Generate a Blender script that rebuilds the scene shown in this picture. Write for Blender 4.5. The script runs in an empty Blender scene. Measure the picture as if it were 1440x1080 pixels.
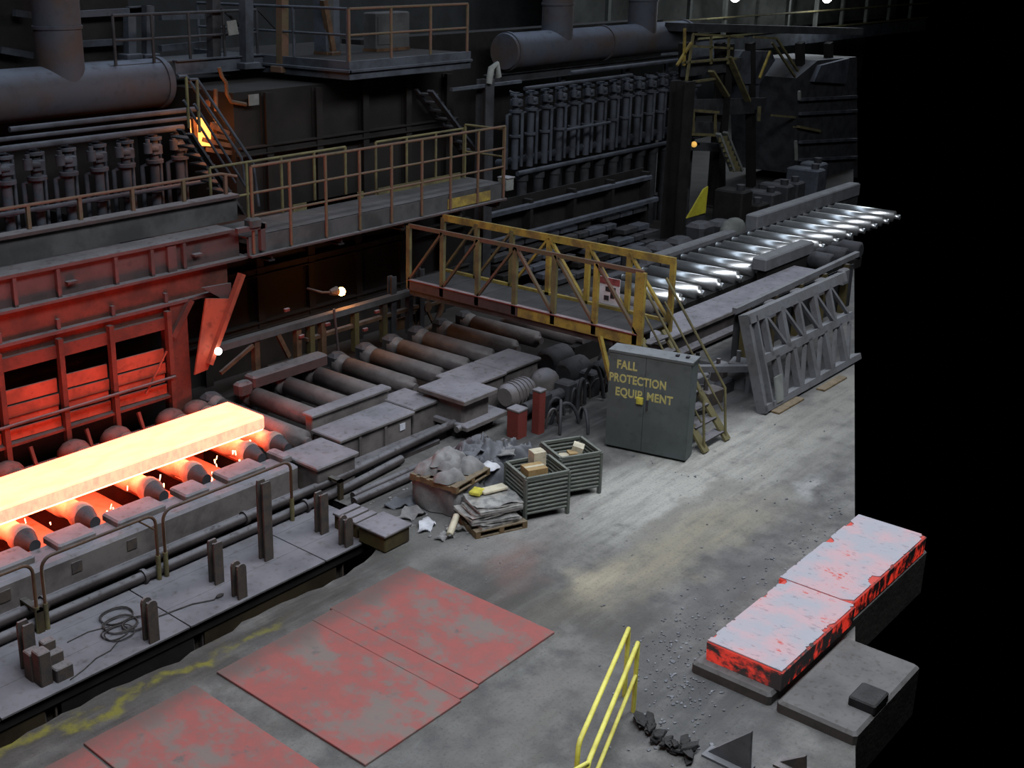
import bpy, math, random
from mathutils import Vector, Matrix
random.seed(7)
scene = bpy.context.scene
COL = scene.collection

# ------------------------------------------------------------------ camera
H = 9.3
PPX, PPY, FPX, HORIZON = 575.0, 470.0, 1663.0, -60.0
PITCH = math.atan((PPY - HORIZON) / FPX)
HEAD = math.radians(42.96)
FWD = Vector((math.cos(HEAD) * math.cos(PITCH), math.sin(HEAD) * math.cos(PITCH), -math.sin(PITCH)))
RIGHT = Vector((math.sin(HEAD), -math.cos(HEAD), 0.0))
UP = RIGHT.cross(FWD)
CAM = Vector((0, 0, H))
cd = bpy.data.cameras.new('camera')
cam = bpy.data.objects.new('camera', cd)
COL.objects.link(cam)
cam.location = CAM
cam.rotation_euler = Matrix((RIGHT, UP, -FWD)).transposed().to_euler()
cd.sensor_fit = 'HORIZONTAL'
cd.sensor_width = 36.0
cd.lens = 36.0 * FPX / 1440.0
cd.shift_x = (720.0 - PPX) / 1440.0
cd.shift_y = -(540.0 - PPY) / 1440.0
cd.clip_end = 300
scene.camera = cam

# ------------------------------------------------------------------ world, lights, exposure
world = bpy.data.worlds.new('hall_world')
scene.world = world
world.use_nodes = True
world.node_tree.nodes['Background'].inputs[0].default_value = (0, 0, 0, 1)
world.node_tree.nodes['Background'].inputs[1].default_value = 0.0

def area_light(name, loc, target, sx, sy, power, color):
    ld = bpy.data.lights.new(name, 'AREA')
    ld.shape = 'RECTANGLE'
    ld.size, ld.size_y, ld.energy, ld.color = sx, sy, power, color
    o = bpy.data.objects.new(name, ld)
    COL.objects.link(o)
    o.location = loc
    d = Vector(target) - Vector(loc)
    o.rotation_euler = d.to_track_quat('-Z', 'Y').to_euler()
    return o
# overhead lamp along the aisle; the other three area lights are added
area_light('roof_lamp_aisle', (20, 5, 17), (20, 7.5, 0), 34, 5, 4300, (0.93, 0.96, 1.0))
area_light('fill_light_front', (6, 4, 18), (9, 11, 0), 10, 6, 1250, (0.90, 0.95, 1.0))  # unseen soft fill, added on the camera side
area_light('highlight_light_mill', (30, 26, 18), (30, 23, 0), 44, 4, 1500, (0.72, 0.85, 1.0))  # added light, set where it streaks the polished rollers with highlights
area_light('highlight_light_far', (60, 25, 11), (40, 17, 0), 8, 14, 1500, (0.88, 0.95, 1.0))  # added low light for glancing highlights on the far rollers

vs = scene.view_settings
vs.view_transform = 'Standard'
vs.look = 'None'
vs.exposure = 0.0
vs.gamma = 1.0
vs.use_curve_mapping = False

# ------------------------------------------------------------------ measuring helpers: a sight line met with a plane of the place
def ray(x, y):
    return FWD + RIGHT * ((x - PPX) / FPX) - UP * ((y - PPY) / FPX)
def GZ(x, y, z=0.0):
    d = ray(x, y); return CAM + d * ((z - H) / d.z)
def GY(x, y, Y):
    d = ray(x, y); return CAM + d * (Y / d.y)
def GX(x, y, X):
    d = ray(x, y); return CAM + d * (X / d.x)
def aisle_edge(X):           # the aisle floor is built as far as the photograph looks
    return 4.25 + (X - 12.41) * 0.4297

# ------------------------------------------------------------------ materials
MATS = {}
def new_mat(name):
    m = bpy.data.materials.new(name)
    m.use_nodes = True
    nt = m.node_tree
    MATS[name] = m
    return m, nt, nt.nodes['Principled BSDF']
def L(nt, a, b): nt.links.new(a, b)
def val(nt, op, a, b=None, clamp=False):
    n = nt.nodes.new('ShaderNodeMath'); n.operation = op; n.use_clamp = clamp
    for i, v in enumerate((a, b)):
        if v is None: continue
        if isinstance(v, (int, float)): n.inputs[i].default_value = v
        else: L(nt, v, n.inputs[i])
    return n.outputs[0]
def mixc(nt, fac, a, b):
    n = nt.nodes.new('ShaderNodeMix'); n.data_type = 'RGBA'
    if isinstance(fac, (int, float)): n.inputs[0].default_value = fac
    else: L(nt, fac, n.inputs[0])
    for i, v in ((6, a), (7, b)):
        if isinstance(v, tuple): n.inputs[i].default_value = (*v, 1)
        else: L(nt, v, n.inputs[i])
    return n.outputs[2]
def smooth(nt, v, lo, hi):
    n = nt.nodes.new('ShaderNodeMapRange'); n.interpolation_type = 'SMOOTHSTEP'
    L(nt, v, n.inputs[0]); n.inputs[1].default_value = lo; n.inputs[2].default_value = hi
    return n.outputs[0]
def noise(nt, vec, scale, detail=3.0, rough=0.55):
    n = nt.nodes.new('ShaderNodeTexNoise'); n.inputs['Scale'].default_value = scale
    n.inputs['Detail'].default_value = detail; n.inputs['Roughness'].default_value = rough
    L(nt, vec, n.inputs['Vector']); return n.outputs[0]
def position(nt): return nt.nodes.new('ShaderNodeNewGeometry').outputs['Position']
def vscale(nt, vec, s, off=(0, 0, 0)):
    n = nt.nodes.new('ShaderNodeMapping'); n.inputs['Scale'].default_value = s
    n.inputs['Location'].default_value = off; L(nt, vec, n.inputs['Vector']); return n.outputs[0]
def bump(nt, bs, h, strength, dist=0.02):
    n = nt.nodes.new('ShaderNodeBump'); n.inputs['Strength'].default_value = strength
    n.inputs['Distance'].default_value = dist
    L(nt, h, n.inputs['Height']); L(nt, n.outputs[0], bs.inputs['Normal'])

def dusty(name, side, top, rough=0.75, metal=0.0, scale=3.0, side2=None, var=0.45, thick=0.85, bmp=0.25):
    """paint or steel with its own wear; settled dust lies on faces that point up"""
    m, nt, bs = new_mat(name)
    p = position(nt)
    n1 = noise(nt, p, scale, 4)
    n2 = noise(nt, p, scale * 5.3, 2)
    s2 = side2 or tuple(c * 0.5 for c in side)
    c = mixc(nt, smooth(nt, n1, 0.38, 0.68), side, s2)
    c = mixc(nt, val(nt, 'MULTIPLY', smooth(nt, n2, 0.5, 0.8), var), c, tuple(x * 0.45 for x in side))
    if top is not None:
        g = nt.nodes.new('ShaderNodeNewGeometry')
        sx = nt.nodes.new('ShaderNodeSeparateXYZ'); L(nt, g.outputs['Normal'], sx.inputs[0])
        up = smooth(nt, sx.outputs[2], 0.35, 0.9)
        d = mixc(nt, smooth(nt, n1, 0.3, 0.75), top, tuple(x * 0.72 for x in top))
        k = val(nt, 'MULTIPLY', val(nt, 'MULTIPLY', up, thick), smooth(nt, n2, 0.15, 0.5))
        c = mixc(nt, k, c, d)
        r = val(nt, 'ADD', val(nt, 'MULTIPLY', k, 0.9 - rough), rough)
        L(nt, r, bs.inputs['Roughness'])
    else:
        bs.inputs['Roughness'].default_value = rough
    L(nt, c, bs.inputs['Base Color'])
    bs.inputs['Metallic'].default_value = metal
    bs.inputs['Specular IOR Level'].default_value = 0.3
    if bmp: bump(nt, bs, n2, bmp)
    return m

def emit(name, color, strength):
    m, nt, bs = new_mat(name)
    bs.inputs['Base Color'].default_value = (*color, 1)
    bs.inputs['Emission Color'].default_value = (*color, 1)
    bs.inputs['Emission Strength'].default_value = strength
    return m

dusty('deck_steel', (0.13, 0.125, 0.13), (0.20, 0.20, 0.23), scale=1.3, thick=0.95)
dusty('beam_grey', (0.15, 0.135, 0.13), (0.25, 0.25, 0.29), scale=1.6, thick=0.95)
dusty('pipe_grey', (0.055, 0.046, 0.045), (0.20, 0.20, 0.225), scale=2.0)
dusty('rust_post', (0.075, 0.06, 0.05), (0.22, 0.21, 0.22), side2=(0.05, 0.045, 0.045), scale=6)
dusty('dark_steel', (0.036, 0.037, 0.042), (0.085, 0.087, 0.10), scale=2.0)
dusty('black_steel', (0.011, 0.010, 0.010), (0.022, 0.021, 0.023), scale=2.0)
dusty('furnace_steel', (0.014, 0.012, 0.011), (0.03, 0.028, 0.029), scale=0.9)
dusty('burner_steel', (0.055, 0.062, 0.078), (0.115, 0.125, 0.155), scale=1.8)  # base colour lifted and blued to stand in for haze
dusty('duct_steel', (0.050, 0.056, 0.072), (0.13, 0.15, 0.20), scale=0.8, side2=(0.06, 0.042, 0.036), thick=0.9)  # top colour is dust, lightened and blued for the light from above
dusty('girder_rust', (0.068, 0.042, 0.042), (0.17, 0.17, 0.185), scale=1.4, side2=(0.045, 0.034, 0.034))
dusty('hood_frame', (0.085, 0.026, 0.018), (0.13, 0.105, 0.105), scale=2.4, side2=(0.045, 0.018, 0.014))  # red of the slab glow is put into the base colour
dusty('girder_grey', (0.066, 0.066, 0.068), (0.098, 0.098, 0.105), scale=1.1)
dusty('brown_steel', (0.10, 0.055, 0.03), (0.13, 0.12, 0.12), scale=2.4)
dusty('housing_plate', (0.25, 0.062, 0.034), (0.15, 0.11, 0.105), scale=1.3, side2=(0.12, 0.036, 0.022), var=.8)  # base colour reddened to deepen the slab glow on the boards
dusty('olive_steel', (0.075, 0.06, 0.022), (0.15, 0.15, 0.15), side2=(0.03, 0.022, 0.016), scale=1.1)
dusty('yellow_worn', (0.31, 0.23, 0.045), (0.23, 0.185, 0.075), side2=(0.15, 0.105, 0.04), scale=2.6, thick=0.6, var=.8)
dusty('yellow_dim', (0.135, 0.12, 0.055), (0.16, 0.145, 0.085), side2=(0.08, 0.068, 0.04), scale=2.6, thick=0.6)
dusty('rail_red_yellow', (0.12, 0.065, 0.045), (0.11, 0.09, 0.08), side2=(0.09, 0.075, 0.04), scale=1.7, thick=0.5)
dusty('yellow_panel', (0.45, 0.42, 0.03), (0.35, 0.33, 0.08), side2=(0.36, 0.32, 0.03), scale=2.0, thick=0.3)
dusty('yellow_bright', (0.78, 0.74, 0.13), (0.80, 0.78, 0.25), side2=(0.62, 0.55, 0.07), scale=3.0, thick=0.5, rough=0.45, bmp=0.05)
dusty('red_paint', (0.16, 0.034, 0.027), (0.30, 0.26, 0.28), side2=(0.15, 0.03, 0.025), scale=4)
dusty('cabinet_paint', (0.088, 0.106, 0.108), (0.22, 0.235, 0.26), side2=(0.07, 0.082, 0.08), scale=1.1, rough=0.6, bmp=0.08)
dusty('bin_paint', (0.105, 0.115, 0.10), (0.22, 0.24, 0.22), side2=(0.085, 0.095, 0.085), scale=4, thick=0.7)
dusty('cardboard', (0.36, 0.24, 0.11), (0.40, 0.29, 0.15), side2=(0.28, 0.18, 0.08), scale=4, bmp=0.05)
dusty('paper_pale', (0.55, 0.50, 0.38), (0.62, 0.58, 0.46), scale=5, side2=(0.42, 0.38, 0.28), bmp=0.05)
dusty('wood', (0.17, 0.115, 0.06), (0.22, 0.185, 0.135), scale=6)
dusty('sack_grey', (0.20, 0.20, 0.20), (0.26, 0.26, 0.27), scale=5, side2=(0.14, 0.14, 0.145))
dusty('tarp', (0.10, 0.105, 0.12), (0.17, 0.18, 0.205), scale=4, side2=(0.07, 0.072, 0.085))
dusty('silver_sheet', (0.55, 0.54, 0.52), (0.46, 0.46, 0.46), rough=0.3, metal=0.6, scale=7, side2=(0.22, 0.22, 0.22), thick=0.4)
dusty('white_plastic', (0.62, 0.64, 0.70), (0.60, 0.62, 0.68), scale=6, side2=(0.45, 0.47, 0.55), bmp=0.05)
dusty('sign_white', (0.55, 0.54, 0.56), None, scale=6, side2=(0.45, 0.44, 0.46), bmp=0)
dusty('sign_red', (0.24, 0.06, 0.06), None, scale=6, bmp=0)
dusty('sign_black', (0.03, 0.03, 0.035), None, scale=6, bmp=0)
dusty('sign_text', (0.48, 0.45, 0.17), None, scale=22, side2=(0.36, 0.33, 0.12), bmp=0, rough=0.8)
dusty('lock_yellow', (0.62, 0.56, 0.08), None, scale=6, bmp=0)
dusty('gate_steel', (0.13, 0.135, 0.15), (0.21, 0.215, 0.235), scale=1.8, side2=(0.10, 0.10, 0.105))
dusty('roller_dusty', (0.12, 0.108, 0.108), (0.185, 0.175, 0.18), rough=0.42, scale=2.4, side2=(0.08, 0.07, 0.072), thick=0.6)
dusty('roller_hot_line', (0.42, 0.30, 0.26), (0.40, 0.31, 0.28), rough=0.5, scale=3, thick=0.3, metal=0.2)  # bright orange base colour stands in for part of the slab glow
dusty('roller_polished', (0.78, 0.80, 0.82), None, rough=0.33, metal=0.9, scale=2.4, side2=(0.66, 0.68, 0.70), var=0.2, bmp=0.05)
dusty('wire', (0.06, 0.055, 0.055), None, scale=8)
dusty('pad_concrete', (0.075, 0.068, 0.062), (0.155, 0.155, 0.16), scale=2.4, side2=(0.05, 0.045, 0.042))
dusty('scrap_black', (0.018, 0.018, 0.02), (0.05, 0.05, 0.052), scale=6)
dusty('scale_flake', (0.10, 0.105, 0.12), (0.17, 0.18, 0.21), scale=5, rough=0.3, metal=0.4, side2=(0.36, 0.38, 0.42), thick=.5)
dusty('far_wall', (0.040, 0.043, 0.046), None, scale=0.5, side2=(0.025, 0.027, 0.028))
dusty('gallery_panel', (0.085, 0.09, 0.082), None, scale=0.35, side2=(0.04, 0.042, 0.04), var=.8)
dusty('pale_panel', (0.20, 0.21, 0.20), None, scale=1.2)

def floor_material():
    m, nt, bs = new_mat('floor_dirt')
    p = position(nt)
    big = noise(nt, p, 0.55, 5, 0.6)
    mid = noise(nt, p, 2.3, 5, 0.6)
    fine = noise(nt, p, 22.0, 4, 0.7)
    streak = noise(nt, vscale(nt, p, (0.35, 2.4, 1.0)), 1.3, 4, 0.6)
    track = noise(nt, vscale(nt, p, (0.22, 1.9, 1.0)), 2.1, 5, 0.65)
    c = mixc(nt, smooth(nt, mid, 0.3, 0.7), (0.095, 0.095, 0.097), (0.185, 0.185, 0.182))
    c = mixc(nt, smooth(nt, streak, 0.45, 0.75), c, (0.12, 0.117, 0.112))
    # lighter and darker patches, some of them ground-in dirt and dust: centre, half lengths, turn, colour, strength
    patches = [
        ((19.5, 9.9), (4.6, 1.5), 4, (0.36, 0.36, 0.34), 1.0),  # lighter floor from the bins towards the truss panel
        ((17.0, 10.3), (1.9, 1.3), -6, (0.42, 0.425, 0.405), 0.9),
        ((15.6, 8.75), (3.4, 0.7), -4, (0.27, 0.25, 0.195), 0.85),
        ((13.9, 8.95), (0.9, 0.45), 0, (0.40, 0.37, 0.28), 0.6),
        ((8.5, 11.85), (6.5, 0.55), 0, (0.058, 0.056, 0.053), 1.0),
        ((17.3, 9.3), (2.6, 0.25), -3, (0.16, 0.155, 0.14), 0.7),
        ((9.5, 8.0), (2.2, 0.5), 0, (0.13, 0.13, 0.13), 0.6),
        ((25.0, 9.6), (4.5, 1.3), 8, (0.25, 0.25, 0.235), 0.7),
        ((14.6, 11.3), (1.9, 0.9), -8, (0.27, 0.27, 0.265), 0.9),
        ((12.7, 9.9), (1.0, 1.2), 15, (0.075, 0.073, 0.070), 0.9),
        ((13.1, 8.2), (0.8, 1.0), 0, (0.085, 0.082, 0.078), 0.8),
        ((11.0, 7.8), (1.6, 0.5), 10, (0.19, 0.185, 0.178), 0.6),
        ((14.6, 7.45), (3.2, 0.45), 2, (0.105, 0.105, 0.11), 0.75),
        ((12.4, 6.2), (1.3, 1.2), 0, (0.075, 0.078, 0.084), 0.85),
        ((12.9, 11.9), (0.9, 0.35), 0, (0.10, 0.098, 0.092), 0.7),
        ((19.6, 8.1), (0.8, 0.25), 0, (0.36, 0.37, 0.38), 0.7),
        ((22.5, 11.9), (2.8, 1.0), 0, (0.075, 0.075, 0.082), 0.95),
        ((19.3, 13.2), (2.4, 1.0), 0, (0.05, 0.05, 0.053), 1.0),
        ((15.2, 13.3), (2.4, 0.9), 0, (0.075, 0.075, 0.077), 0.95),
        ((14.2, 11.9), (1.3, 0.9), 20, (0.13, 0.13, 0.13), 0.7),
        ((25.4, 11.25), (4.0, 0.95), 3, (0.055, 0.055, 0.058), 1.0),  # darker floor under and behind the truss panel
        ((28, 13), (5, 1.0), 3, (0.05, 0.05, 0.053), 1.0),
        ((13.6, 10.4), (0.9, 0.5), 20, (0.20, 0.125, 0.115), 0.6),
    ]
    wob = nt.nodes.new('ShaderNodeVectorMath'); wob.operation = 'SCALE'; wob.inputs['Scale'].default_value = 1.6
    ncol = nt.nodes.new('ShaderNodeTexNoise'); ncol.inputs['Scale'].default_value = 1.1; ncol.inputs['Detail'].default_value = 4
    L(nt, p, ncol.inputs['Vector'])
    sub = nt.nodes.new('ShaderNodeVectorMath'); sub.operation = 'SUBTRACT'; sub.inputs[1].default_value = (0.5, 0.5, 0.5)
    L(nt, ncol.outputs['Color'], sub.inputs[0]); L(nt, sub.outputs[0], wob.inputs[0])
    addv = nt.nodes.new('ShaderNodeVectorMath'); L(nt, p, addv.inputs[0]); L(nt, wob.outputs[0], addv.inputs[1])
    for (cx, cy), (rx, ry), ang, colr, s in patches:
        a = nt.nodes.new('ShaderNodeVectorMath'); a.operation = 'SUBTRACT'; a.inputs[1].default_value = (cx, cy, 0)
        L(nt, addv.outputs[0], a.inputs[0])
        r = nt.nodes.new('ShaderNodeVectorRotate'); r.rotation_type = 'Z_AXIS'; r.inputs['Angle'].default_value = -math.radians(ang)
        L(nt, a.outputs[0], r.inputs['Vector'])
        b = nt.nodes.new('ShaderNodeVectorMath'); b.operation = 'MULTIPLY'; b.inputs[1].default_value = (1 / rx, 1 / ry, 0)
        L(nt, r.outputs[0], b.inputs[0])
        ln = nt.nodes.new('ShaderNodeVectorMath'); ln.operation = 'LENGTH'; L(nt, b.outputs[0], ln.inputs[0])
        f = smooth(nt, ln.outputs['Value'], 1.35, 0.25)
        f = val(nt, 'MULTIPLY', val(nt, 'MULTIPLY', f, s), smooth(nt, mid, 0.12, 0.5))
        f = val(nt, 'MULTIPLY', f, val(nt, 'ADD', val(nt, 'MULTIPLY', smooth(nt, track, 0.35, 0.6), 0.55), 0.5), True)
        c = mixc(nt, f, c, colr)
    # worn yellow line along the trench
    sx = nt.nodes.new('ShaderNodeSeparateXYZ'); L(nt, addv.outputs[0], sx.inputs[0])
    dist = val(nt, 'ABSOLUTE', val(nt, 'SUBTRACT', sx.outputs[1], 11.86))
    line = smooth(nt, dist, 0.17, 0.04)
    xr = smooth(nt, sx.outputs[0], 10.6, 8.6)
    f = val(nt, 'MULTIPLY', val(nt, 'MULTIPLY', line, xr), smooth(nt, noise(nt, p, 3.1, 4), 0.38, 0.62))
    c = mixc(nt, val(nt, 'MULTIPLY', f, 0.85), c, (0.20, 0.19, 0.03))
    c = mixc(nt, val(nt, 'MULTIPLY', smooth(nt, fine, 0.5, 0.75), 0.6), c, (0.055, 0.055, 0.055))
    grit = noise(nt, p, 60.0, 2, 0.6)
    c = mixc(nt, val(nt, 'MULTIPLY', smooth(nt, grit, 0.62, 0.8), 0.5), c, (0.32, 0.32, 0.31))
    c = mixc(nt, val(nt, 'MULTIPLY', smooth(nt, big, 0.55, 0.8), 0.35), c, (0.10, 0.098, 0.095))
    L(nt, c, bs.inputs['Base Color'])
    bs.inputs['Roughness'].default_value = 0.85
    bs.inputs['Specular IOR Level'].default_value = 0.25
    h = val(nt, 'ADD', mid, val(nt, 'MULTIPLY', fine, 0.5))
    bump(nt, bs, h, 0.45, 0.05)
floor_material()

def plate_material(name, off):
    m, nt, bs = new_mat(name)
    p = vscale(nt, position(nt), (1, 1, 1), off)
    n1 = noise(nt, vscale(nt, p, (1.0, 0.55, 1)), 1.5, 5, 0.62)
    n2 = noise(nt, p, 5.0, 5, 0.7)
    w = val(nt, 'ADD', val(nt, 'MULTIPLY', n1, 0.7), val(nt, 'MULTIPLY', n2, 0.3))
    red = mixc(nt, smooth(nt, n2, 0.3, 0.7), (0.34, 0.102, 0.095), (0.26, 0.102, 0.096))
    c = mixc(nt, smooth(nt, w, 0.46, 0.60), red, (0.20, 0.165, 0.155))
    c = mixc(nt, val(nt, 'MULTIPLY', smooth(nt, n2, 0.5, 0.75), 0.5), c, (0.17, 0.15, 0.145))
    n3 = noise(nt, p, 2.2, 4, 0.6)
    c = mixc(nt, smooth(nt, n3, 0.63, 0.72), c, (0.125, 0.12, 0.12))
    sx = nt.nodes.new('ShaderNodeSeparateXYZ'); L(nt, position(nt), sx.inputs[0])   # mud trodden in along the trench side
    mud = smooth(nt, val(nt, 'ADD', sx.outputs[1], val(nt, 'MULTIPLY', n1, .7)), 11.25, 11.75)
    c = mixc(nt, val(nt, 'MULTIPLY', mud, 0.8), c, (0.12, 0.085, 0.08))
    L(nt, c, bs.inputs['Base Color'])
    bs.inputs['Roughness'].default_value = 0.6
    bs.inputs['Specular IOR Level'].default_value = 0.3
    bump(nt, bs, n2, 0.12)
plate_material('red_plate', (0, 0, 0))

def hot_slab_material():
    m, nt, bs = new_mat('hot_steel')
    p = position(nt)
    n = noise(nt, vscale(nt, p, (0.8, 2.0, 2.0)), 2.2, 5, 0.6)
    bs.inputs['Base Color'].default_value = (0.3, 0.15, 0.1, 1)
    c = mixc(nt, smooth(nt, n, 0.35, 0.7), (1.0, 0.088, 0.048), (1.0, 0.076, 0.038))
    L(nt, c, bs.inputs['Emission Color'])
    bs.inputs['Emission Strength'].default_value = 12.0
    m, nt, bs = new_mat('hot_steel_under')      # underside, its glow raised to brighten the rollers
    bs.inputs['Base Color'].default_value = (0.3, 0.15, 0.1, 1)
    bs.inputs['Emission Color'].default_value = (1.0, 0.13, 0.05, 1)
    bs.inputs['Emission Strength'].default_value = 32.0
    m, nt, bs = new_mat('hot_steel_scaled')      # the rolled side carries cooler scale
    p = position(nt)
    n = noise(nt, vscale(nt, p, (1.0, 1.0, 0.5)), 9.0, 5, 0.65)
    bs.inputs['Base Color'].default_value = (0.35, 0.25, 0.22, 1)
    c = mixc(nt, smooth(nt, n, 0.35, 0.7), (1.0, 0.30, 0.165), (0.80, 0.20, 0.115))
    L(nt, c, bs.inputs['Emission Color'])
    bs.inputs['Emission Strength'].default_value = 2.1
hot_slab_material()

def cooling_slab_material():
    m, nt, bs = new_mat('cooling_slab')
    p = position(nt)
    n1 = noise(nt, p, 1.7, 5, 0.6)
    n2 = noise(nt, vscale(nt, p, (3.0, 0.8, 1.5)), 3.0, 5, 0.7)
    g = nt.nodes.new('ShaderNodeNewGeometry')
    sx = nt.nodes.new('ShaderNodeSeparateXYZ'); L(nt, g.outputs['Normal'], sx.inputs[0])
    up = smooth(nt, sx.outputs[2], 0.4, 0.9)
    w = val(nt, 'ADD', val(nt, 'MULTIPLY', n1, 0.55), val(nt, 'MULTIPLY', n2, 0.45))
    bare_top = smooth(nt, w, 0.40, 0.47)
    bare_side = smooth(nt, w, 0.47, 0.56)
    bare = val(nt, 'ADD', val(nt, 'MULTIPLY', bare_top, up), val(nt, 'MULTIPLY', bare_side, val(nt, 'SUBTRACT', 1.0, up)), True)
    c = mixc(nt, bare, (0.07, 0.06, 0.06), (0.10, 0.05, 0.045))
    L(nt, c, bs.inputs['Base Color'])
    bs.inputs['Roughness'].default_value = 0.8
    bs.inputs['Emission Color'].default_value = (1.0, 0.045, 0.022, 1)
    L(nt, val(nt, 'MULTIPLY', bare, 0.5), bs.inputs['Emission Strength'])
    bump(nt, bs, w, 0.3)
    m, nt, bs = new_mat('slab_scale')            # pale scale crust, thin enough in places to glow faintly through
    p = position(nt)
    n1 = noise(nt, p, 1.3, 4, 0.6)
    n2 = noise(nt, vscale(nt, p, (2.2, 0.9, 1)), 6.0, 5, 0.7)
    w = val(nt, 'ADD', val(nt, 'MULTIPLY', n1, 0.5), val(nt, 'MULTIPLY', n2, 0.5))
    c = mixc(nt, smooth(nt, n1, 0.4, 0.65), (0.36, 0.365, 0.42), (0.44, 0.34, 0.37))
    crack = smooth(nt, w, 0.60, 0.63)
    c = mixc(nt, crack, c, (0.10, 0.06, 0.06))
    c = mixc(nt, val(nt, 'MULTIPLY', smooth(nt, n2, 0.42, 0.36), 0.45), c, (0.15, 0.15, 0.18))
    L(nt, c, bs.inputs['Base Color'])
    bs.inputs['Roughness'].default_value = 0.8
    bs.inputs['Emission Color'].default_value = (1.0, 0.06, 0.035, 1)
    L(nt, val(nt, 'ADD', val(nt, 'MULTIPLY', crack, 0.4), val(nt, 'MULTIPLY', smooth(nt, n1, 0.42, 0.62), 0.075)), bs.inputs['Emission Strength'])
    bump(nt, bs, n2, 0.3)
cooling_slab_material()
dusty('trench_web', (0.034, 0.024, 0.012), (0.05, 0.045, 0.04), scale=1.5)
dusty('bridge_deck', (0.04, 0.04, 0.043), (0.06, 0.06, 0.066), scale=2.5)
emit('ember', (1.0, 0.45, 0.22), 9.0)
dusty('mill_floor', (0.03, 0.028, 0.028), (0.042, 0.04, 0.04), scale=1.2)  # darker base colour than the aisle floor
emit('lamp_orange', (1.0, 0.36, 0.07), 60.0)
emit('lamp_white', (1.0, 0.93, 0.85), 14.0)
emit('lamp_cool', (0.92, 0.97, 1.0), 14.0)
emit('lamp_amber', (1.0, 0.55, 0.12), 0.55)
emit('fire', (1.0, 0.30, 0.06), 3.2)
emit('fire_dim', (1.0, 0.16, 0.03), 0.35)

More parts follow.
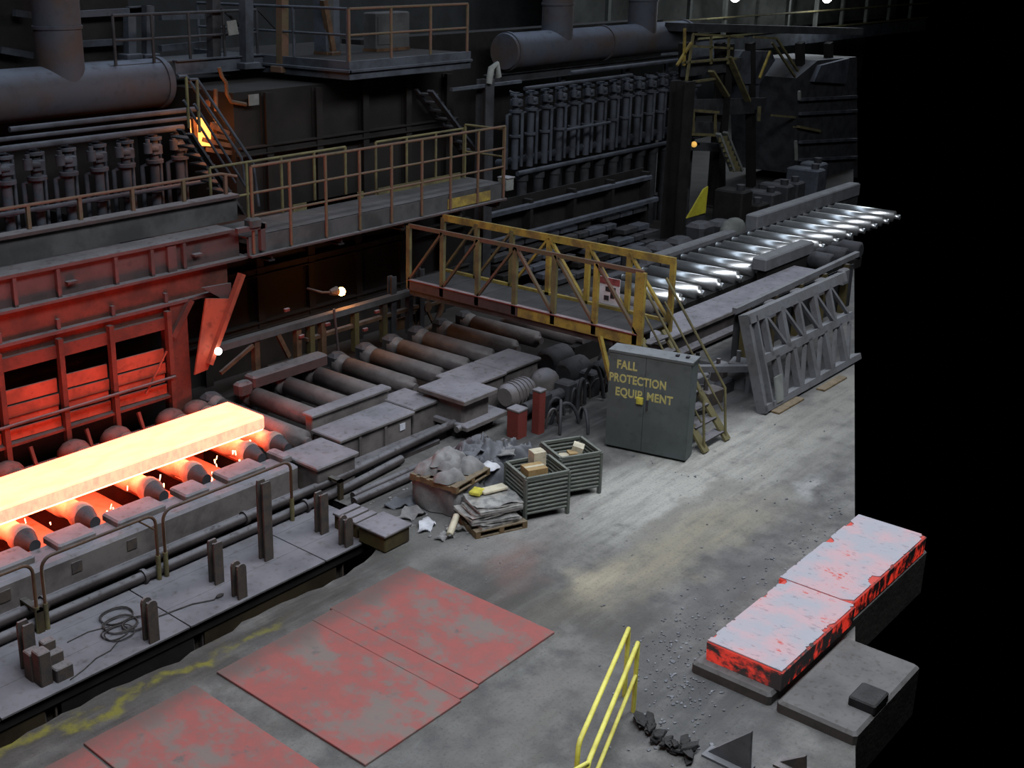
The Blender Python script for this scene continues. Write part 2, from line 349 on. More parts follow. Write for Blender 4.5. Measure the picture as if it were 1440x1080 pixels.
# ------------------------------------------------------------------ mesh builder
class MB:
    def __init__(s): s.v = []; s.f = []; s.mi = []; s.sm = []
    def _add(s, vs, fs, mi=0, sm=False):
        o = len(s.v); s.v += [tuple(v) for v in vs]
        for f in fs:
            s.f.append([o + i for i in f]); s.mi.append(mi); s.sm.append(sm)
        return s
    def box(s, a, b, mi=0):
        x0, y0, z0 = (min(a[i], b[i]) for i in range(3)); x1, y1, z1 = (max(a[i], b[i]) for i in range(3))
        vs = [(x0, y0, z0), (x1, y0, z0), (x1, y1, z0), (x0, y1, z0), (x0, y0, z1), (x1, y0, z1), (x1, y1, z1), (x0, y1, z1)]
        return s._add(vs, [(3, 2, 1, 0), (4, 5, 6, 7), (0, 1, 5, 4), (1, 2, 6, 5), (2, 3, 7, 6), (3, 0, 4, 7)], mi)
    def cbox(s, a, b, c=0.03, mi=0):
        """box with chamfered vertical and top edges"""
        x0, y0, z0 = (min(a[i], b[i]) for i in range(3)); x1, y1, z1 = (max(a[i], b[i]) for i in range(3))
        c = min(c, (x1 - x0) * .3, (y1 - y0) * .3, (z1 - z0) * .4)
        def ring(d, z):
            return [(x0 + d + c, y0 + d, z), (x1 - d - c, y0 + d, z), (x1 - d, y0 + d + c, z), (x1 - d, y1 - d - c, z),
                    (x1 - d - c, y1 - d, z), (x0 + d + c, y1 - d, z), (x0 + d, y1 - d - c, z), (x0 + d, y0 + d + c, z)]
        vs = ring(0, z0) + ring(0, z1 - c) + ring(c, z1)
        fs = [tuple(range(7, -1, -1)), tuple(range(16, 24))]
        for k in (0, 8):
            for i in range(8):
                j = (i + 1) % 8; fs.append((k + i, k + j, k + 8 + j, k + 8 + i))
        return s._add(vs, fs, mi)
    def bar(s, p, q, w, h, up=(0, 0, 1), mi=0):
        p, q = Vector(p), Vector(q); d = (q - p).normalized(); u = Vector(up)
        if abs(d.dot(u)) > 0.98: u = Vector((1, 0, 0))
        r = d.cross(u).normalized() * (w / 2); t = r.cross(d).normalized() * (h / 2)
        vs = [p - r - t, p + r - t, p + r + t, p - r + t, q - r - t, q + r - t, q + r + t, q - r + t]
        return s._add(vs, [(0, 1, 2, 3), (7, 6, 5, 4), (0, 4, 5, 1), (1, 5, 6, 2), (2, 6, 7, 3), (3, 7, 4, 0)], mi)
    def ibeam(s, p, q, w, h, t=0.03, up=(0, 0, 1)):
        p, q = Vector(p), Vector(q); d = (q - p).normalized(); u = Vector(up)
        if abs(d.dot(u)) > 0.98: u = Vector((1, 0, 0))
        r = d.cross(u).normalized(); tt = r.cross(d).normalized()
        off = tt * (h / 2 - t / 2)
        s.bar(p + off, q + off, w, t, u); s.bar(p - off, q - off, w, t, u)
        return s.bar(p, q, t, h - 2 * t, u)
    def cyl(s, p, q, r, n=12, r2=None, mi=0, cap=True):
        p, q = Vector(p), Vector(q); d = (q - p).normalized()
        u = Vector((0, 0, 1)) if abs(d.z) < 0.9 else Vector((1, 0, 0))
        a = d.cross(u).normalized(); b = d.cross(a).normalized(); r2 = r if r2 is None else r2
        vs = [p + (a * math.cos(2 * math.pi * i / n) + b * math.sin(2 * math.pi * i / n)) * r for i in range(n)]
        vs += [q + (a * math.cos(2 * math.pi * i / n) + b * math.sin(2 * math.pi * i / n)) * r2 for i in range(n)]
        s._add(vs, [(i, i + n, (i + 1) % n + n, (i + 1) % n) for i in range(n)], mi, True)
        if cap:
            s._add(vs, [tuple(range(n)), tuple(range(2 * n - 1, n - 1, -1))], mi)
        return s
    def lathe(s, p, d, prof, n=16, mi=0):
        """prof: (distance along d, radius)"""
        p, d = Vector(p), Vector(d).normalized()
        u = Vector((0, 0, 1)) if abs(d.z) < 0.9 else Vector((1, 0, 0))
        a = d.cross(u).normalized(); b = d.cross(a).normalized()
        vs = []
        for t, r in prof:
            vs += [p + d * t + (a * math.cos(2 * math.pi * i / n) + b * math.sin(2 * math.pi * i / n)) * r for i in range(n)]
        fs = []
        for k in range(len(prof) - 1):
            for i in range(n):
                j = (i + 1) % n; fs.append((k * n + i, (k + 1) * n + i, (k + 1) * n + j, k * n + j))
        s._add(vs, fs, mi, True)
        e = (len(prof) - 1) * n
        s._add(vs, [tuple(range(n)), tuple(range(e + n - 1, e - 1, -1))], mi)
        return s
    def tube(s, pts, r, n=8, mi=0, closed=False):
        pts = [Vector(p) for p in pts]; m = len(pts); rings = []; prev = None
        for i, p in enumerate(pts):
            a = pts[(i - 1) % m] if closed or i > 0 else p
            c = pts[(i + 1) % m] if closed or i < m - 1 else p
            d = (c - a).normalized()
            if prev is None:
                u = Vector((0, 0, 1)) if abs(d.z) < 0.9 else Vector((1, 0, 0)); x = d.cross(u).normalized()
            else:
                x = (prev - d * prev.dot(d)).normalized()
            prev = x; y = d.cross(x)
            rings += [p + (x * math.cos(2 * math.pi * k / n) + y * math.sin(2 * math.pi * k / n)) * r for k in range(n)]
        fs = []
        for i in range(m if closed else m - 1):
            j = (i + 1) % m
            for k in range(n):
                l = (k + 1) % n; fs.append((i * n + k, i * n + l, j * n + l, j * n + k))
        s._add(rings, fs, mi, True)
        if not closed:
            s._add(rings, [tuple(range(n - 1, -1, -1)), tuple(range((m - 1) * n, m * n))], mi)
        return s
    def prism(s, poly, off, mi=0):
        """flat polygon (3-D points) pushed by off"""
        poly = [Vector(p) for p in poly]; off = Vector(off); n = len(poly)
        vs = poly + [p + off for p in poly]
        fs = [tuple(range(n - 1, -1, -1)), tuple(range(n, 2 * n))] + [(i, (i + 1) % n, (i + 1) % n + n, i + n) for i in range(n)]
        return s._add(vs, fs, mi)
    def sphere(s, c, r, n=10, m=7, mi=0, sq=(1, 1, 1)):
        c = Vector(c); vs = []
        for j in range(m + 1):
            th = math.pi * j / m
            for i in range(n):
                ph = 2 * math.pi * i / n
                vs.append(c + Vector((math.sin(th) * math.cos(ph) * sq[0], math.sin(th) * math.sin(ph) * sq[1], math.cos(th) * sq[2])) * r)
        fs = [(j * n + i, (j + 1) * n + i, (j + 1) * n + (i + 1) % n, j * n + (i + 1) % n) for j in range(m) for i in range(n)]
        return s._add(vs, fs, mi, True)
    def grid(s, fn, nu, nv, mi=0, sm=True):
        vs = [fn(i / nu, j / nv) for j in range(nv + 1) for i in range(nu + 1)]
        fs = [(j * (nu + 1) + i, j * (nu + 1) + i + 1, (j + 1) * (nu + 1) + i + 1, (j + 1) * (nu + 1) + i) for j in range(nv) for i in range(nu)]
        return s._add(vs, fs, mi, sm)
    def rot(s, c, ang, axis='Z'):
        M = Matrix.Translation(Vector(c)) @ Matrix.Rotation(ang, 4, axis) @ Matrix.Translation(-Vector(c))
        s.v = [tuple(M @ Vector(v)) for v in s.v]; return s

def base_of(o):
    p = o.parent; v = Vector(o.location)
    while p is not None:
        v += Vector(p.location); p = p.parent
    return v
def build(mb, name, mats, parent=None, loc=None):
    """one mesh object from world-space geometry, its origin at loc (or at its parent's origin)"""
    me = bpy.data.meshes.new(name)
    o = bpy.data.objects.new(name, me)
    COL.objects.link(o)
    if parent is not None:
        o.parent = parent; b = base_of(parent)
    else:
        if loc is None:
            xs, ys, zs = zip(*mb.v)
            loc = ((min(xs) + max(xs)) / 2, (min(ys) + max(ys)) / 2, min(zs))
        o.location = loc; b = Vector(loc)
    me.from_pydata([tuple(Vector(v) - b) for v in mb.v], [], mb.f)
    if isinstance(mats, str): mats = [mats]
    for m in mats: me.materials.append(MATS[m])
    me.polygons.foreach_set('material_index', mb.mi)
    me.polygons.foreach_set('use_smooth', mb.sm)
    me.validate(); me.update()
    return o
def tag(o, label, cat, group=None):
    o['label'] = label; o['category'] = cat
    if group: o['group'] = group
    return o
def thing(name, loc, label, cat, group=None):
    o = bpy.data.objects.new(name, None); COL.objects.link(o)
    o.location = loc; o.empty_display_size = 0.2
    return tag(o, label, cat, group)
def struct(mb, name, mats, loc=None, label=None):
    o = build(mb, name, mats, None, loc); o['kind'] = 'structure'
    if label: o['label'] = label
    return o
def piece(parent, name, mats, fn):
    mb = MB(); fn(mb); return build(mb, name, mats, parent)
ORD = ['first', 'second', 'third', 'fourth', 'fifth', 'sixth', 'seventh', 'eighth', 'ninth', 'tenth', 'eleventh', 'twelfth',
       'thirteenth', 'fourteenth', 'fifteenth', 'sixteenth', 'seventeenth', 'eighteenth', 'nineteenth', 'twentieth']
def arc(c, r, a0, a1, n, e1, e2):
    c, e1, e2 = Vector(c), Vector(e1), Vector(e2)
    return [c + e1 * (r * math.cos(a0 + (a1 - a0) * i / n)) + e2 * (r * math.sin(a0 + (a1 - a0) * i / n)) for i in range(n + 1)]

# ================================================================== SETTING
def make_floor():
    mb = MB(); rnd = random.Random(3)
    xs = [3 + 0.25 * i for i in range(int((13.25 - 3) / 0.25) + 1)]
    edge = []
    for x in xs:
        e = 12.12 + 0.05 * math.sin(x * 2.1) + 0.05 * rnd.uniform(-1, 1)
        if x > 12.0: e = 12.12 + (x - 12.0) * 0.45
        edge.append(e)
    lows = [max(3.4, aisle_edge(x) - 0.03) for x in xs]
    vs = []; fs = []
    for x, lo, e in zip(xs, lows, edge):
        vs += [(x, lo, 0), (x, lo + (e - lo) * .5, 0), (x, e, 0), (x, e + 0.02, -0.12), (x, e - 0.05, -1.4)]
    for i in range(len(xs) - 1):
        for k in range(4):
            fs.append((i * 5 + k, (i + 1) * 5 + k, (i + 1) * 5 + k + 1, i * 5 + k + 1))
    mb._add(vs, fs)
    x0 = 13.25
    xs2 = [x0 + 1.5 * i for i in range(16)]
    vs = []; fs = []
    for x in xs2:
        vs += [(x, aisle_edge(x) - 0.03, 0), (x, 12.77 if x == x0 else max(13.6, aisle_edge(x) - .01), 0), (x, max(14.6, aisle_edge(x)), 0)]
    for i in range(len(xs2) - 1):
        for k in range(2): fs.append((i * 3 + k, (i + 1) * 3 + k, (i + 1) * 3 + k + 1, i * 3 + k + 1))
    mb._add(vs, fs)
    struct(mb, 'floor', 'floor_dirt', (13, 9, 0), 'dirty concrete shop floor with dust tracks')
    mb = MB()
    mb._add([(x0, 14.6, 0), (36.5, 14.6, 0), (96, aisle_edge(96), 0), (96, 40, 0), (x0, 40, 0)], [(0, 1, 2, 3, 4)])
    struct(mb, 'floor_mill', 'mill_floor', (30, 20, 0), 'dark floor under the mill machinery')
    mb = MB()
    mb._add([(3, 11.8, -1.4), (13.3, 11.8, -1.4), (13.3, 40, -1.4), (3, 40, -1.4)], [(0, 1, 2, 3)])
    mb._add([(13.27, 11.8, -1.4), (13.27, 40, -1.4), (13.27, 40, 0), (13.27, 12.8, 0), (13.27, 12.5, -0.15)], [(0, 1, 2, 3, 4)])
    struct(mb, 'floor_pit', 'black_steel', (8, 20, -1.4), 'dark scale pit under the roller table')
make_floor()
struct(MB().box((5, 40, 0), (97, 40.3, 22)), 'wall_back', 'far_wall', (45, 40, 0), 'dim far wall of the mill hall')

# ================================================================== red floor plates
def floor_plate(x0, x1, y0, y1, z, label, rot=0.0):
    mb = MB().cbox((x0, y0, z), (x1, y1, z + 0.035), 0.006)
    if rot: mb.rot(((x0 + x1) / 2, (y0 + y1) / 2, z), math.radians(rot))
    return tag(build(mb, 'floor_plate', 'red_plate'), label, 'floor plate', 'red steel plates let into the floor')
floor_plate(8.42, 10.2, 8.56, 11.42, 0.002, 'worn red painted steel floor plate, the large near one of the middle pair')
floor_plate(10.205, 10.612, 8.60, 11.44, 0.002, 'narrow red painted filler plate between the two large red plates')
floor_plate(10.62, 12.36, 8.64, 11.50, 0.002, 'worn red painted steel floor plate nearest the stacked pallets', 0.4)
floor_plate(6.32, 8.02, 8.3, 11.40, 0.002, 'red painted steel floor plate in the bottom left corner by the yellow line', -0.6)
floor_plate(4.4, 6.28, 9.0, 11.35, 0.002, 'sliver of red painted floor plate at the far left bottom edge', -0.6)

# ================================================================== trench deck
deck = thing('trench_deck', (8, 12.65, 0), 'grey dusty steel deck over the trench beside the roller table', 'deck')
for i, (a, b) in enumerate(((3.0, 5.9), (5.92, 8.9), (8.92, 11.6), (11.62, 13.05))):
    for y0, y1 in ((12.65, 13.28), (13.285, 13.93), (13.935, 14.7)):
        piece(deck, 'deck_plate', 'deck_steel', lambda m: m.cbox((a, y0, -0.03), (b, y1, 0.0), 0.004))
piece(deck, 'edge_beam', 'black_steel', lambda m: m.box((3, 12.70, -0.22), (12.9, 12.74, -0.032)))
for i, (a, b, mt) in enumerate(((3.0, 6.55, 'trench_web'), (6.8, 9.0, 'black_steel'), (9.2, 11.9, 'trench_web'))):
    piece(deck, 'web_plate', mt, lambda m: m.box((a, 12.72, -0.75), (b, 12.76, -0.2)))
for x in (6.65, 9.1, 12.0):
    piece(deck, 'support_leg', 'rust_post', lambda m: m.ibeam((x, 12.85, -1.4), (x, 12.85, -0.035), 0.2, 0.2))

# stub posts in two rows on the deck
def stub_post(x, y, h, label, dome=True):
    mb = MB(); w = 0.085
    pts = [Vector((x - w, y, 0)), Vector((x + w, y, 0)), Vector((x + w, y, h - 0.06))]
    if dome: pts += arc((x, y, h - 0.07), w, 0.2, math.pi - 0.2, 5, (1, 0, 0), (0, 0, 1))
    else: pts += [Vector((x + w * .8, y, h)), Vector((x - w * .8, y, h))]
    pts += [Vector((x - w, y, h - 0.06))]
    mb.prism([p + Vector((0, 0.015, 0)) for p in pts], (0, 0.04, 0))
    mb.box((x - 0.02, y - 0.09, 0), (x + 0.02, y + 0.015, h - 0.06))
    mb.prism([p + Vector((0, -0.12, 0)) for p in pts], (0, 0.03, 0))
    return tag(build(mb, 'stub_post', 'rust_post'), label, 'post', 'rusty stub posts on the grey deck')
stub_post(11.0, 13.44, 1.38, 'tallest rusty steel post standing on the grey deck', False)
stub_post(9.98, 13.43, 0.71, 'rusty stub post left of the tall one, in the row by the pipes', False)
stub_post(12.25, 13.46, 0.73, 'rusty stub post right of the tall one, beside the slatted step', False)
stub_post(6.75, 13.43, 0.72, 'rusty stub post behind the stacked steel blocks', False)
stub_post(9.94, 12.82, 0.57, 'dome-topped stub post on the deck edge, third from the left')
stub_post(8.31, 12.80, 0.65, 'dome-topped stub post on the deck edge beside the coiled cable')
stub_post(12.21, 12.83, 0.51, 'dome-topped stub post at the right end of the deck by the olive box')

# stacked blocks at the left end of the deck
sb = thing('block_stack', (6.85, 12.95, 0), 'stepped stack of rusty steel blocks at the left end of the deck', 'steel blocks')
piece(sb, 'upright_block', 'rust_post', lambda m: m.cbox((6.62, 12.86, 0), (6.80, 13.06, 0.50), 0.015))
piece(sb, 'step_block', 'rust_post', lambda m: m.cbox((6.82, 12.80, 0), (7.08, 13.02, 0.20), 0.015))
piece(sb, 'step_block', 'rust_post', lambda m: m.cbox((6.81, 12.95, 0.2), (7.04, 13.12, 0.36), 0.015))
piece(sb, 'step_block', 'rust_post', lambda m: m.cbox((6.81, 13.06, 0.36), (7.0, 13.2, 0.50), 0.015))
piece(sb, 'flange', 'rust_post', lambda m: m.cbox((6.60, 13.06, 0), (6.80, 13.26, 0.42), 0.015))
# coiled cable
mb = MB(); rnd = random.Random(5)
for cx, cy, r in ((8.3, 13.62, 0.24), (8.05, 13.25, 0.22), (8.42, 13.28, 0.20), (8.2, 13.42, 0.27)):
    for k in range(2):
        rr = r * rnd.uniform(.9, 1.05); ox = rnd.uniform(-.04, .04); oy = rnd.uniform(-.04, .04)
        pts = [(cx + ox + rr * math.cos(t * math.pi / 9), cy + oy + rr * .9 * math.sin(t * math.pi / 9), 0.02 + 0.012 * k + 0.01 * math.sin(t)) for t in range(18)]
        mb.tube(pts, 0.010, 6, closed=True)
mb.tube([(8.0, 13.1, 0.012), (7.75, 12.95, 0.012), (7.5, 12.93, 0.012), (7.25, 12.82, 0.012), (6.98, 12.74, 0.012)], 0.010, 6)
mb.tube([(8.1, 13.5, 0.012), (7.8, 13.6, 0.012), (7.45, 13.58, 0.012)], 0.008, 6)
tag(build(mb, 'coiled_cable', 'wire'), 'dark cable lying in loose loops on the grey deck', 'cable')
mb = MB().tube([(8.75, 13.2, 0.012), (9.3, 13.12, 0.012), (9.6, 12.98, 0.012), (9.75, 13.05, 0.015)], 0.012, 6).sphere((9.72, 12.99, 0.03), 0.05, 8, 5, sq=(1.6, .7, .6))
tag(build(mb, 'short_cable', 'wire'), 'short dark cable end beside the domed post on the deck', 'cable')

# pipes between deck and roller table
def pipe_run(pts, r, label, mat='pipe_grey', flanges=(), cat='pipe', group='pipes along the roller table'):
    t = thing('pipe_run', pts[0], label, cat, group)
    piece(t, 'pipe', mat, lambda m: m.tube(pts, r, 12))
    for f in flanges:
        piece(t, 'flange', mat, lambda m: m.cyl(Vector(f) + Vector((-.03, 0, 0)), Vector(f) + Vector((.03, 0, 0)), r * 1.45, 12))
    return t
pipe_run([(3, 14.22, 0.10), (13.6, 14.22, 0.10), (15.2, 14.35, 0.12)], 0.085, 'front grey pipe lying on the deck edge under the hoop railings', flanges=[(9.2, 14.22, 0.10), (12.6, 14.22, 0.1)])
pipe_run([(3, 14.42, 0.24), (13.6, 14.42, 0.24), (16.4, 14.5, 0.3), (17.4, 14.55, 0.3)], 0.085, 'middle grey pipe behind the front one, running on past the deck', flanges=[(7.6, 14.42, 0.24), (11.4, 14.42, 0.24)])
pipe_run([(3, 14.60, 0.08), (13.4, 14.60, 0.08)], 0.06, 'thin dark pipe tucked against the roller table beam', 'rust_post')
# pipe brackets
for i, x in enumerate((7.35, 13.35)):
    mb = MB().box((x - .05, 14.08, 0), (x + .05, 14.14, 0.38)).box((x - .05, 14.08, 0.34), (x + .05, 14.56, 0.38)).box((x - .05, 14.52, 0), (x + .05, 14.56, 0.36))
    tag(build(mb, 'pipe_bracket', 'olive_steel'), ['olive bracket strapping the pipes beside the steel blocks', 'olive bracket strapping the pipes at the end of the deck'][i], 'bracket')

# hoop railings
def hoop(x0, x1, label, brace=False):
    t = thing('hoop_railing', ((x0 + x1) / 2, 14.12, 0), label, 'railing', 'rusty hoop railings beside the hot slab')
    z = 1.13; r = .17
    pts = [(x0, 14.12, 0), (x0, 14.12, z - r)] + [tuple(p) for p in arc((x0 + r, 14.12, z - r), r, math.pi, math.pi / 2, 5, (1, 0, 0), (0, 0, 1))]
    pts += [tuple(p) for p in arc((x1 - r, 14.12, z - r), r, math.pi / 2, 0, 5, (1, 0, 0), (0, 0, 1))] + [(x1, 14.12, 0)]
    piece(t, 'bent_tube', 'brown_steel', lambda m: m.tube(pts, 0.026, 8))
    for x in (x0, x1):
        piece(t, 'foot_sleeve', 'yellow_dim', lambda m: m.cyl((x, 14.12, 0), (x, 14.12, 0.42), 0.04, 8))
    if brace:
        piece(t, 'corner_brace', 'brown_steel', lambda m: m.tube([(x1 - .32, 14.12, z), (x1, 14.12, z - .28)], 0.016, 6))
hoop(5.2, 7.32, 'rusty hoop railing at the left edge beside the steel blocks', False)
hoop(7.46, 9.42, 'rusty hoop railing in the middle, before the glowing slab', True)
hoop(9.56, 12.2, 'rusty hoop railing at the right, behind the tall post', False)

# olive box and slatted step at the deck's end
ob = thing('lift_box', (12.75, 12.4, 0), 'olive steel box with a grey dusty lid at the end of the deck', 'box')
piece(ob, 'body', 'olive_steel', lambda m: m.cbox((12.42, 12.10, 0.03), (13.02, 12.72, 0.30), 0.02))
piece(ob, 'lid', 'beam_grey', lambda m: m.cbox((12.39, 12.07, 0.30), (13.05, 12.75, 0.335), 0.01))
st = thing('slatted_step', (12.8, 13.1, 0), 'low grey slatted step behind the olive box', 'step')
for y in (12.82, 13.02, 13.22):
    piece(st, 'slat', 'beam_grey', lambda m: m.cbox((12.45, y, 0.27), (12.98, y + .15, 0.31), 0.008))
for x in (12.5, 12.9):
    piece(st, 'bearer', 'olive_steel', lambda m: m.box((x, 12.82, 0.0), (x + .06, 13.37, 0.27)))

# ================================================================== roller table: beams, rollers, hot slab
ROLLX = [5.8, 6.9, 8.05, 9.12, 10.45, 11.35, 12.6, 13.22]
tb = thing('table_side_beam', (8, 15.1, 0), 'thick grey dusty side beam of the roller table before the glowing slab', 'beam')
piece(tb, 'beam_body', 'beam_grey', lambda m: m.cbox((3, 14.78, 0.12), (12.98, 15.42, 0.60), 0.05))
piece(tb, 'lower_flange', 'beam_grey', lambda m: m.cbox((3, 14.68, 0.05), (12.98, 15.42, 0.13), 0.02))
piece(tb, 'foundation', 'dark_steel', lambda m: m.box((3, 14.82, -1.4), (12.98, 15.3, 0.05)))
for x, xn in zip(ROLLX[:-1], ROLLX[1:]):
    piece(tb, 'bearing_block', 'beam_grey', lambda m: m.cbox((x + .20, 15.0, 0.60), (xn - .20, 15.5, 0.72), 0.03))
    piece(tb, 'apron_plate', 'housing_plate', lambda m: m.box((x + .22, 15.42, 0.22), (xn - .22, 17.9, 0.26)))
for x in (7.1, 8.3, 9.3):
    piece(tb, 'cover_plate', 'rust_post', lambda m: m.box((x, 14.765, 0.3), (x + .18, 14.785, 0.48)))
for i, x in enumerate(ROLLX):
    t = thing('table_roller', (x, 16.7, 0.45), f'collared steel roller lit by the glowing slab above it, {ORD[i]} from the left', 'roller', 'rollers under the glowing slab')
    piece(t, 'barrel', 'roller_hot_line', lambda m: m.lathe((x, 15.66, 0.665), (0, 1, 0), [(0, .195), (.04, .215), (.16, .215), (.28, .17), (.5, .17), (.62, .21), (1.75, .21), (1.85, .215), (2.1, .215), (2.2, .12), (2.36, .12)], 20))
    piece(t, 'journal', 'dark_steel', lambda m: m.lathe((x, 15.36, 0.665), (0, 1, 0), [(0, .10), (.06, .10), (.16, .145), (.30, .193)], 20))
# back beam
tb2 = thing('table_back_beam', (9, 18.2, 0), 'red-lit back beam of the roller table behind the glowing slab', 'beam')
piece(tb2, 'beam_body', 'hood_frame', lambda m: m.cbox((3, 18.02, -1.4), (13.4, 18.3, 0.62), 0.05))
for x in ROLLX:
    piece(tb2, 'bearing_hood', 'hood_frame', lambda m: m.sphere((x, 18.1, 0.62), 0.33, 12, 8, sq=(1, .9, .85)))
for x in (7.4, 8.55, 9.7, 10.85, 12.0):
    piece(tb2, 'rib', 'hood_frame', lambda m: m.bar((x, 17.92, 0.1), (x, 18.3, 0.95), 0.06, 0.06))

# hot slab
def slab_mesh(x0, x1, y0, y1, z0, z1, r):
    mb = MB()
    prof = [(y0, z0 + r), (y0, z1 - r)] + [(y0 + r - r * math.cos(a), z1 - r + r * math.sin(a)) for a in (.5, 1.0)] + [(y0 + r, z1), (y1 - r, z1), (y1, z1 - r), (y1, z0 + r), (y1 - r, z0), (y0 + r, z0)]
    n = len(prof)
    stations = [(x0, 0), (x1 - .05, 0), (x1 - .015, .015), (x1, .05)]
    yc, zc = (y0 + y1) / 2, (z0 + z1) / 2
    vs = []
    for x, ins in stations:
        for y, z in prof:
            vs.append((x, y + (ins if y < yc else -ins), z + (ins if z < zc else -ins)))
    for s in range(len(stations) - 1):
        for i in range(n):
            j = (i + 1) % n
            side = prof[i][0] < y0 + 1e-4 and prof[j][0] < y0 + 1e-4
            mb._add([vs[s * n + i], vs[s * n + j], vs[(s + 1) * n + j], vs[(s + 1) * n + i]], [(0, 3, 2, 1)], 1 if side else 2 if min(prof[i][1], prof[j][1]) < z0 + 1e-4 else 0)
    mb._add(vs[-n:], [tuple(range(n - 1, -1, -1))], 0)
    mb._add(vs[:n], [tuple(range(n))], 0)
    return mb
tag(build(slab_mesh(3.2, 13.18, 15.93, 17.03, 0.882, 1.19, .05), 'hot_slab', ['hot_steel', 'hot_steel_scaled', 'hot_steel_under']),
    'long glowing yellow-white steel slab lying on the roller table', 'slab')
# sparks of hot scale dropping between the rollers
rnd = random.Random(11)
spots = []
for xc, n in ((7.4, 4), (8.55, 6), (9.7, 7), (10.9, 6), (12.0, 12), (12.9, 3)):
    for k in range(n): spots.append((xc + rnd.uniform(-.38, .38), 15.62 + rnd.uniform(-.08, .25), 0.30 + rnd.random() ** 1.3 * 0.55))
for x, y, z in spots:
    l = rnd.uniform(.04, .10)
    mb = MB().cyl((x, y, z), (x + rnd.uniform(-.015, .03), y, z + l), 0.008, 5, r2=rnd.uniform(.006, .02))
    tag(build(mb, 'scale_spark', 'ember'), 'small glowing flake of scale falling between the rollers below the slab', 'spark', 'glowing scale flakes under the slab')

# ---- middle part of the table
def cover(name, a, b, label, mat='beam_grey', cat='cover', skirt=True):
    t = thing(name, ((a[0] + b[0]) / 2, (a[1] + b[1]) / 2, 0), label, cat)
    piece(t, 'top_plate', mat, lambda m: m.cbox((a[0], a[1], b[2] - .06), b, 0.02))
    if skirt:
        piece(t, 'base_body', mat, lambda m: m.cbox((a[0] + .05, a[1] + .06, a[2]), (b[0] - .05, b[1] - .03, b[2] - .06), 0.02))
    return t
cover('beam_end_block', (13.0, 14.32, 0), (14.05, 15.36, 0.65), 'grey block closing the end of the roller table beam')
c = cover('drive_cover', (14.08, 14.86, 0), (16.15, 15.68, 0.70), 'long flat grey drive cover right of the beam end')
for x in (14.6, 15.3): piece(c, 'side_rib', 'beam_grey', lambda m: m.box((x, 14.88, 0.05), (x + .06, 14.93, 0.62)))
piece(c, 'hatch', 'white_plastic', lambda m: m.box((15.75, 14.90, 0.38), (15.9, 14.915, 0.52)))
cover('ridge_beam', (14.15, 15.70, 0), (16.35, 16.0, 0.95), 'raised grey ridge beam along the front of the dark rollers')
cover('drive_cover', (16.2, 14.95, 0), (17.0, 15.95, 0.70), 'short grey cover left of the square gearbox lid')
gb = thing('gearbox', (17.35, 14.8, 0), 'square grey gearbox with a wide dusty lid beside the table', 'gearbox')
piece(gb, 'lid', 'beam_grey', lambda m: m.cbox((16.82, 14.15, 0.80), (17.88, 15.42, 0.90), 0.02))
piece(gb, 'body', 'beam_grey', lambda m: m.cbox((16.95, 14.3, 0.35), (17.8, 15.3, 0.80), 0.05))
piece(gb, 'foot_flange', 'beam_grey', lambda m: m.cbox((16.85, 14.1, 0.25), (18.15, 15.3, 0.35), 0.02))
piece(gb, 'pedestal', 'dark_steel', lambda m: m.box((16.95, 14.4, 0), (18.05, 15.2, 0.25)))
piece(gb, 'drain_stub', 'beam_grey', lambda m: m.cyl((16.75, 14.3, 0.28), (17.05, 14.3, 0.28), 0.07, 10))
cover('drive_cover', (17.95, 14.95, 0), (19.2, 15.95, 0.72), 'grey cover plate right of the gearbox, nearer of two')
cover('drive_cover', (19.22, 15.0, 0), (20.5, 15.95, 0.72), 'grey cover plate right of the gearbox, farther of two under the footbridge')
mt = thing('drive_motor', (18.9, 14.5, 0), 'rounded grey drive motor right of the gearbox', 'motor')
piece(mt, 'housing', 'beam_grey', lambda m: m.lathe((18.55, 14.5, 0.42), (1, 0, 0), [(0, .2), (.08, .27), (.75, .27), (.85, .2), (.95, .12)], 14))
for k in range(5): piece(mt, 'cooling_fin', 'beam_grey', lambda m: m.cyl((18.72 + k * .12, 14.5, .42), (18.75 + k * .12, 14.5, .42), .295, 14))
piece(mt, 'foot', 'dark_steel', lambda m: m.box((18.6, 14.25, 0), (19.35, 14.75, 0.2)))
mt = thing('coupling_guard', (19.95, 14.5, 0), 'grey domed coupling guard between the motor and the footbridge', 'guard')
piece(mt, 'dome', 'beam_grey', lambda m: m.sphere((19.95, 14.5, 0.35), 0.36, 12, 8, sq=(1.1, .9, 1)))
piece(mt, 'base', 'dark_steel', lambda m: m.box((19.55, 14.2, 0), (20.35, 14.8, 0.2)))
for i, (x, y, r) in enumerate(((20.9, 14.4, .3), (21.5, 13.9, .26), (21.2, 15.1, .34))):
    mt = thing('drive_motor', (x, y, 0), ['dark drive motor under the near end of the footbridge', 'small dark motor behind the lettered cabinet', 'dark drive motor beyond the footbridge deck'][i], 'motor')
    piece(mt, 'housing', 'dark_steel', lambda m: m.lathe((x - .4, y, .45), (1, 0, 0), [(0, r * .7), (.08, r), (.7, r), (.8, r * .7)], 14))
    piece(mt, 'foot', 'black_steel', lambda m: m.box((x - .3, y - .2, 0), (x + .3, y + .2, 0.25)))
# step beam and kerb under the covers
sbm = thing('table_sill', (16, 14.75, 0), 'dark sill beam under the grey covers of the roller table', 'beam')
piece(sbm, 'sill_body', 'pipe_grey', lambda m: m.cbox((14.05, 14.62, 0.0), (16.85, 14.88, 0.22), 0.02))
piece(sbm, 'sill_step', 'pipe_grey', lambda m: m.cbox((14.05, 14.5, 0.0), (16.5, 14.62, 0.1), 0.02))
